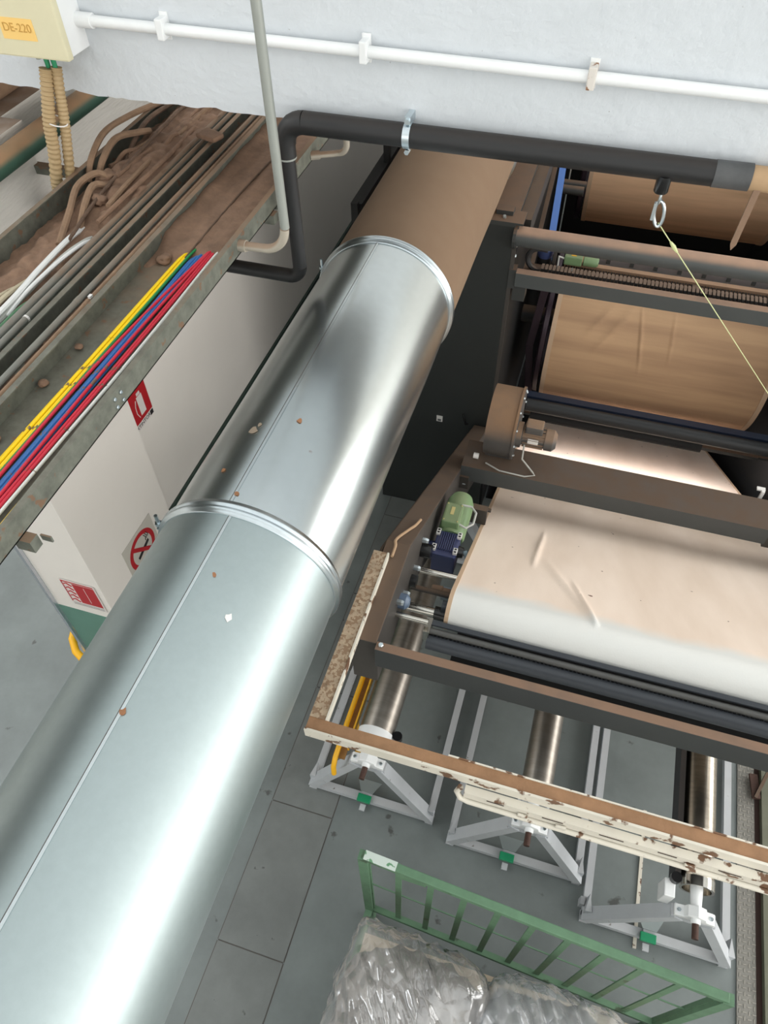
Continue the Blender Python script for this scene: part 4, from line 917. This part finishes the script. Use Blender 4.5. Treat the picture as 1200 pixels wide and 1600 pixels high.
gm = thing('gear_motor', 'green gear motor with dark blue gearbox between arm and blanket', 'motor', (-0.375, 2.3, 1.9))
gx, gz = -0.382, 2.0
MB().lathe([(2.26, 0.066), (2.28, 0.072), (2.44, 0.072), (2.50, 0.070), (2.54, 0.055), (2.545, 0.01)], 'y', (gx, gz), 28).build('motor_body', m_motorgreen, gm, smooth=True)
mt = B(gx-0.055, gx+0.035, 2.275, 2.405, gz+0.055, gz+0.115).build('terminal_box', m_motorgreen, gm, bevel=0.010)
B(gx-0.022, gx-0.004, 2.325, 2.375, gz+0.1145, gz+0.117).build('nameplate', m_brass, mt)
for px_, py_ in ((-0.045, 2.287), (0.025, 2.287), (-0.045, 2.393), (0.025, 2.393)): bolt(mt, (gx+px_, py_, gz+0.114), 'z', 0.004, 0.004, m_brass)
T([(gx+0.035, 2.30, gz+0.08), (gx+0.07, 2.29, gz+0.075), (gx+0.10, 2.33, gz+0.07), (gx+0.10, 2.40, gz+0.075), (gx+0.07, 2.43, gz+0.08), (gx+0.02, 2.42, gz+0.09)], 0.006, 8).build('lead', m_wgrey, gm, smooth=True)
gb = B(gx-0.062, gx+0.058, 2.11, 2.262, gz-0.10, gz+0.05).build('gearbox', m_gearblue, gm, bevel=0.008)
for k in range(8): B(gx-0.038+0.0105*k, gx-0.033+0.0105*k, 2.14, 2.25, gz+0.048, gz+0.064).build('cooling_fin', m_gearblue, gb)
for px_, py_ in ((-0.056, 2.245), (0.052, 2.245), (-0.056, 2.145), (0.052, 2.145)):
    lg = B(gx+px_-0.010, gx+px_+0.010, py_-0.017, py_+0.017, gz+0.05, gz+0.066).build('foot_pad', m_label, gb)
    for dy in (-0.008, 0.008): B(gx+px_-0.006, gx+px_+0.006, py_+dy-0.005, py_+dy+0.005, gz+0.065, gz+0.0672).build('foot_slot', m_blackgloss, gb)
MB().lathe([(gx-0.10, 0.03), (gx-0.06, 0.035)], 'x', (2.19, gz-0.01), 16).build('output_hub', m_gearblue, gm, smooth=True)
MB().lathe([(gx+0.058, 0.032), (gx+0.085, 0.028)], 'x', (2.19, gz), 16).build('shaft_cap', m_blackgloss, gm, smooth=True)
MB().bar((gx+0.09, 2.22, gz-0.02), (gx+0.16, 2.08, gz-0.05), 0.02, 0.004).build('torque_arm', mat('steel blue bar', rgb(112, 130, 138), 0.5), gm)

# ---------------- chipped cream bumper rail round the front of the arm
br = thing('bumper_rail', 'chipped cream painted bumper rail along front of the machine arm', 'rail', (0.6, 0.94, 2.44))
la = B(-0.612, -0.552, 0.972, 1.742, 2.462, 2.492).build('left_rail', m_mottled, br)
B(-0.552, -0.545, 0.972, 1.742, 2.455, 2.496).build('rail_edge', m_chipped, la)
for y in (1.10, 1.66, 1.48): MB().lathe([(2.491, 0.011), (2.497, 0.011)], 'z', (-0.582, y), 12).build('rail_bolt', m_mottled, la)
fr = B(-0.612, XR, 0.925, 0.972, 2.450, 2.488).build('front_rail', m_chiptop, br)
B(-0.614, XR, 0.917, 0.926, 2.438, 2.494).build('rail_edge', m_chipped, fr)
B(-0.10, XR, 0.972, 0.977, 2.470, 2.494).build('rail_edge', m_chipped, fr)
lr = MB().tube([(-0.035, 0.905, 2.425), (-0.045, 0.895, 2.40), (-0.030, 0.885, 2.378), (0.0, 0.882, 2.372)] + [(0.1+0.2*k, 0.882, 2.372) for k in range(9)], 0.011, 10).build('lower_lip', m_chipped, br, smooth=True)
B(-0.02, XR, 0.886, 0.915, 2.385, 2.432).build('lower_channel', m_chipped, br)
for x in (0.17, 0.30, 0.72, 1.04): B(x, x+0.035, 0.874, 0.884, 2.385, 2.405).build('rail_clip', m_chipped, br, bevel=0.003)
for k in range(9): B(0.06+0.19*k, 0.12+0.19*k+0.01*(k % 3), 0.8845, 0.8865, 2.415, 2.422).build('rail_slot', m_frame, br)

# yellow channel hanging below the arm
yc_ = thing('yellow_channel', 'yellow dusty steel channel below the left machine arm', 'channel', (-0.78, 1.75, 0.68))
T([(-0.805, 1.405, 0.60), (-0.808, 1.418, 0.67), (-0.808, 1.46, 0.715), (-0.808, 1.55, 0.725), (-0.808, 2.4, 0.725)], 0.016, 14).build('side_tube', m_yellow, yc_, smooth=True)
MB().bar((-0.752, 1.53, 0.72), (-0.752, 2.4, 0.72), 0.010, 0.07).build('side_flange', m_yellow, yc_)
MB().bar((-0.780, 1.47, 0.69), (-0.780, 2.4, 0.69), 0.050, 0.010).build('web', m_yellowdusty, yc_)
for y in (1.75, 2.3): B(-0.80, -0.77, y-0.02, y+0.02, 0.0, 0.685).build('leg', m_yellow, yc_)

# ================================================================== REEL STANDS ON THE FLOOR
def stand(label, dx, y0, y1, r, rm, xs, lab2):
    """floor frame with an A front carrying a shaft bearing; frame is 0.8 m wide"""
    t = thing('reel_stand', label, 'reel stand', (dx, y0, 0), 'roller stands on the floor')
    xl, xr = dx-0.40, dx+0.40
    for x in (xl, xr): B(x-0.022, x+0.022, y0, y1, 0.02, 0.065).build('floor_rail', m_graywhite, t)
    B(xl-0.022, xr+0.022, y0-0.025, y0+0.025, 0.02, 0.065).build('front_bar', m_graywhite, t)
    B(xl-0.022, xr+0.022, y1-0.025, y1+0.025, 0.02, 0.065).build('rear_bar', m_graywhite, t)
    for x in (xl, xr):
        for y in (y0, y1): B(x-0.025, x+0.025, y-0.03, y+0.03, 0, 0.02).build('foot', m_graywhite, t)
    za = 0.75; xa = dx + xs
    for y in (y0, y1):
        for s, x in ((-1, xl), (1, xr)):
            MB().bar((x, y, 0.06), (xa + s*0.07, y, za-0.05), 0.055, 0.075, (0, 1, 0)).build('leg', m_graywhite, t)
            MB().prism([(x-s*0.0-0.02, y), (x+0.02, y), (x+0.0, y+ (0.10 if y == y0 else -0.10))], 'z', 0.065, 0.16).build('gusset', m_graywhite, t)
        B(xa-0.11, xa+0.11, y-0.03, y+0.03, za-0.09, za-0.04).build('bearing_plate', m_graywhite, t)
        pb = MB().prism([(xa-0.10, za-0.04), (xa+0.10, za-0.04), (xa+0.10, za-0.015), (xa+0.055, za-0.005), (xa+0.045, za+0.03), (xa, za+0.052), (xa-0.045, za+0.03), (xa-0.055, za-0.005), (xa-0.10, za-0.015)], 'y', y-0.028, y+0.028).build('pillow_block', m_white, t, bevel=0.004)
        for s in (-1, 1): bolt(pb, (xa+s*0.08, y, za-0.015), 'z', 0.011, 0.016)
    # roller on its shaft
    ro = MB().lathe([(y0+0.16, r*0.96), (y0+0.17, r), (y1-0.1, r), (y1-0.09, r*0.96)], 'y', (xa, za), 40).build('roller', rm, t, smooth=True)
    MB().lathe([(y0-0.12, 0.017), (y0-0.035, 0.017)], 'y', (xa, za), 14).build('shaft_end', m_rust, ro, smooth=True)
    MB().lathe([(y0-0.05, 0.024), (y0+0.05, 0.028), (y0+0.15, 0.034), (y1, 0.034)], 'y', (xa, za), 16).build('shaft', m_white, ro, smooth=True)
    MB().lathe([(y0+0.115, r-0.012), (y0+0.115, r+0.002), (y0+0.165, r+0.004), (y0+0.165, r-0.012)], 'y', (xa, za), 40, closed=True).build('end_collar', m_chrome if rm is m_roller2 else m_white, ro, smooth=True)
    # pedal over the front bar
    px_ = dx - 0.04
    pd_ = MB().prism([(px_-0.03, y0-0.035), (px_+0.035, y0-0.035), (px_+0.05, y0+0.10), (px_-0.045+0.02, y0+0.10)], 'z', 0.075, 0.083).build('pedal', m_graywhite, t)
    MB().prism([(px_-0.075, y0+0.10), (px_+0.085, y0+0.10), (px_+0.045, y0+0.02), (px_-0.035, y0+0.02)], 'z', 0.088, 0.094).build('pedal_plate', mat('pedal steel', rgb(150, 160, 160), 0.4, 0.5), pd_)
    B(px_-0.045, px_+0.045, y0-0.045, y0+0.004, 0.070, 0.096).build('green_sleeve', m_greentape, pd_, bevel=0.004)
    B(px_-0.018, px_+0.018, y0-0.085, y0-0.045, 0.03, 0.045).build('pedal_tip', m_graywhite, pd_)
    return t
st1 = stand('reel stand nearest the duct with dull steel roller and white collar', -0.615, 1.49, 3.55, 0.105, m_roller, 0.0, '')
MB().lathe([(0.74, 0.03), (0.79, 0.03)], 'z', (-0.485, 1.66), 12).build('clamp_knob', m_blackgloss, st1, smooth=True)
st2 = stand('middle reel stand with slim dull steel roller under the front rail', 0.345, 1.405, 3.45, 0.088, m_roller, 0.010, '')
st3 = stand('reel stand nearest the tread plates with scratched bright steel roller', 1.217, 1.21, 3.4, 0.085, m_roller2, 0.026, '')
B(1.118, 1.148, 1.37, 3.3, 0.68, 0.80).build('dark_guide', m_rubber, st3)
MB().lathe([(0.81, 0.028), (0.85, 0.028)], 'z', (1.115, 1.33), 12).build('clamp_knob', m_blackgloss, st3, smooth=True)
B(1.07, 1.125, 1.24, 1.33, 0.66, 0.80).build('clamp_bracket', m_white, st3, bevel=0.006)
B(0.775, 0.80, 1.255, 1.30, 0.0, 0.09).build('side_tab', m_graywhite, st3)
tag(B(1.112, 1.132, 1.13, 1.95, 0.0, 0.012).build('chipped_strip', m_chipped), 'narrow chipped cream strip on the floor under the third stand', 'strip')

# ================================================================== TREAD PLATES
tr = struct(B(1.695, 1.80, -1.0, 3.2, 0.0, 0.012).build('trim_2', m_tread))
lz = MB()
for i in range(4):
    for j in range(110):
        x, y = 1.710+0.026*i, -0.3+0.03*j; a = 0.7 if (i+j) % 2 else -0.7; dx, dy = 0.011*math.cos(a+0.8), 0.011*math.sin(a+0.8)
        lz.bar((x-dx, y-dy, 0.0135), (x+dx, y+dy, 0.0135), 0.005, 0.003)
tag(lz.build('tread_lozenges', m_treadl, tr), kind='stuff')
struct(B(1.80, 1.835, -1.0, 3.2, 0.0, 0.004).build('trim_3', mat('dark brown slot', rgb(54, 36, 30), 0.8)))
struct(B(1.835, 1.885, -1.0, 3.2, 0.0, 0.045).build('trim_4', m_olive))
tr2 = struct(B(1.885, 2.6, -1.0, 3.2, 0.0, 0.04).build('trim_5', m_tread))
lz = MB()
for i in range(12):
    for j in range(110):
        x, y = 1.90+0.026*i, -0.3+0.03*j; a = 0.7 if (i+j) % 2 else -0.7; dx, dy = 0.011*math.cos(a+0.8), 0.011*math.sin(a+0.8)
        lz.bar((x-dx, y-dy, 0.0415), (x+dx, y+dy, 0.0415), 0.005, 0.003)
tag(lz.build('tread_lozenges', m_treadl, tr2), kind='stuff')
hd = thing('floor_hinge', 'small dusty metal hinge by the tread plates', 'hinge', (1.80, 2.3, 0))
MB().bar((1.78, 2.38, 0.05), (1.80, 2.22, 0.05), 0.05, 0.02).build('hinge_leaf', m_rust, hd); MB().bar((1.79, 2.22, 0.06), (1.86, 2.40, 0.09), 0.02, 0.02).build('hinge_arm', m_frame, hd)

# ================================================================== GREEN CART AND PLASTIC BAGS
ct = thing('trolley', 'green slatted steel trolley holding the plastic bags', 'trolley', (0.46, 0.5, 0))
def cp(t, z, off=0): return Vector((-0.405+1.601*t, 0.837-0.091*t - off, z))
rail = MB().bar(cp(0, 1.385), cp(1.0, 1.385), 0.038, 0.042).build('top_rail', m_greencart, ct, bevel=0.004)
MB().bar(cp(0.0, 0.30), cp(1.0, 0.30), 0.03, 0.04).build('base_rail', m_greencart, ct)
for k in range(11):
    t = 0.008 + 0.0985*k
    MB().bar(cp(t, 0.29), cp(t, 1.37), 0.031, 0.007, (0, 1, 0)).build('slat', m_greencart, ct)
MB().bar(cp(0.0, 0.86, -0.006), cp(1.0, 0.86, -0.006), 0.006, 0.010).build('mid_rod', m_greencart, ct)
MB().prism([(-0.245, 1.27), (-0.10, 1.265), (-0.10, 1.365), (-0.245, 1.365)], 'y', 0.815, 0.822).build('side_plate', m_greencart, ct)
MB().bar(cp(0.004, 1.407), cp(0.10, 1.407), 0.041, 0.007).build('whitened_patch', mat('whitened paint', rgb(196, 208, 200), 0.6, spots=rgb(98, 146, 108), spot_scale=30, spot_lo=0.55), rail)
for t in (0.0, 1.0):
    a = cp(t, 1.385); MB().bar((a.x, a.y, 0.0), (a.x, a.y, 1.39), 0.045, 0.045, (0, 1, 0)).build('corner_post', m_greencart, ct)
    MB().bar((a.x, a.y-1.1, 0.0), (a.x, a.y-1.1, 1.39), 0.045, 0.045, (0, 1, 0)).build('corner_post', m_greencart, ct)
    MB().bar((a.x, a.y, 0.30), (a.x, a.y-1.1, 0.30), 0.04, 0.05).build('base_rail', m_greencart, ct)
B(-0.39, 1.18, -0.33, 0.70, 0.31, 0.33).build('floor_board', m_wood, ct)

def bag(name, label, m, cx, cy, rx, ry, h, seed, z0, pull=None, nu=220, nv=80):
    """crumpled film: rounded box with flat facets meeting in sharp creases"""
    rnd = random.Random(seed)
    planes = []
    for k in range(150):
        d = Vector((rnd.uniform(-1, 1), rnd.uniform(-1, 1), rnd.uniform(-0.1, 1))).normalized()
        planes.append((d, rnd.uniform(0.86, 1.03)))
    b = MB()
    def f(u, v):
        a = 2*PI*u; th = v*PI/2*1.08
        d = Vector((math.sin(th)*math.cos(a), math.sin(th)*math.sin(a), math.cos(th)))
        w1 = noise.noise(d*2.3 + Vector((seed, 0, 0))); w2 = noise.noise(d*5.0 + Vector((0, seed, 3)))
        d2 = (d + Vector((w2, w1, 0))*0.10).normalized()
        sup = (abs(d.x)**4 + abs(d.y)**4 + abs(d.z)**3.4) ** (-1/4.0)           # squared-off plan
        k = min(c/max(0.05, d2.dot(n)) for n, c in planes)                     # facets
        k = 0.5 + 0.5*k
        fold = noise.noise(Vector((d.x*7 + d.y*5 + seed, (d.y - d.x)*1.3, d.z*2)))
        k += 0.035*(1 - 2.4*abs(fold)) + 0.05*w1
        r = sup*k
        P = Vector((cx + rx*r*d.x, cy + ry*r*d.y, z0 + h*r*d.z))
        if pull:                                                               # corner of the film dragged up against the post
            q = (Vector((P.x, P.y)) - Vector(pull[:2])).length
            wgt = math.exp(-(q/0.16)**2); P += (Vector(pull) - P)*0.75*wgt
        return Vector((P.x, P.y, max(0.335, P.z)))
    b.grid(f, nu, nv); bmesh.ops.remove_doubles(b.bm, verts=b.bm.verts, dist=1e-4)
    o = b.build(name, m, smooth='all')
    return tag(o, label, 'plastic bag', 'bags of waste in the trolley')
bag('plastic_bag', 'grubby clear plastic bag at the left end of trolley', m_film, -0.05, 0.25, 0.385, 0.43, 0.47, 11, 0.74, (-0.41, 0.74, 1.17))
bag('plastic_bag', 'cleaner shiny clear plastic bag at the right of trolley', m_film2, 0.60, 0.20, 0.40, 0.47, 0.50, 5, 0.74)
def lump(label, cx, cy, rx, ry, rz, z0, seed):
    b = MB(); bmesh.ops.create_icosphere(b.bm, subdivisions=5, radius=1)
    for v in b.bm.verts:
        d = v.co.normalized(); sup = (abs(d.x)**3 + abs(d.y)**3 + abs(d.z)**2.6) ** (-1/3.0)
        k = sup*(1 + 0.14*noise.noise(d*2.6 + Vector((seed, 0, 0))) + 0.07*noise.noise(d*7 + Vector((0, seed, 0))))
        v.co = Vector((cx + d.x*rx*k, cy + d.y*ry*k, max(0.332, z0 + d.z*rz*k)))
    return tag(b.build('textile_waste', m_waste, smooth='all'), label, 'waste heap')
lump('grey textile waste inside the left plastic bag', -0.05, 0.24, 0.335, 0.375, 0.40, 0.72, 2)
lump('pale textile waste inside the right plastic bag', 0.60, 0.19, 0.345, 0.41, 0.43, 0.72, 9)
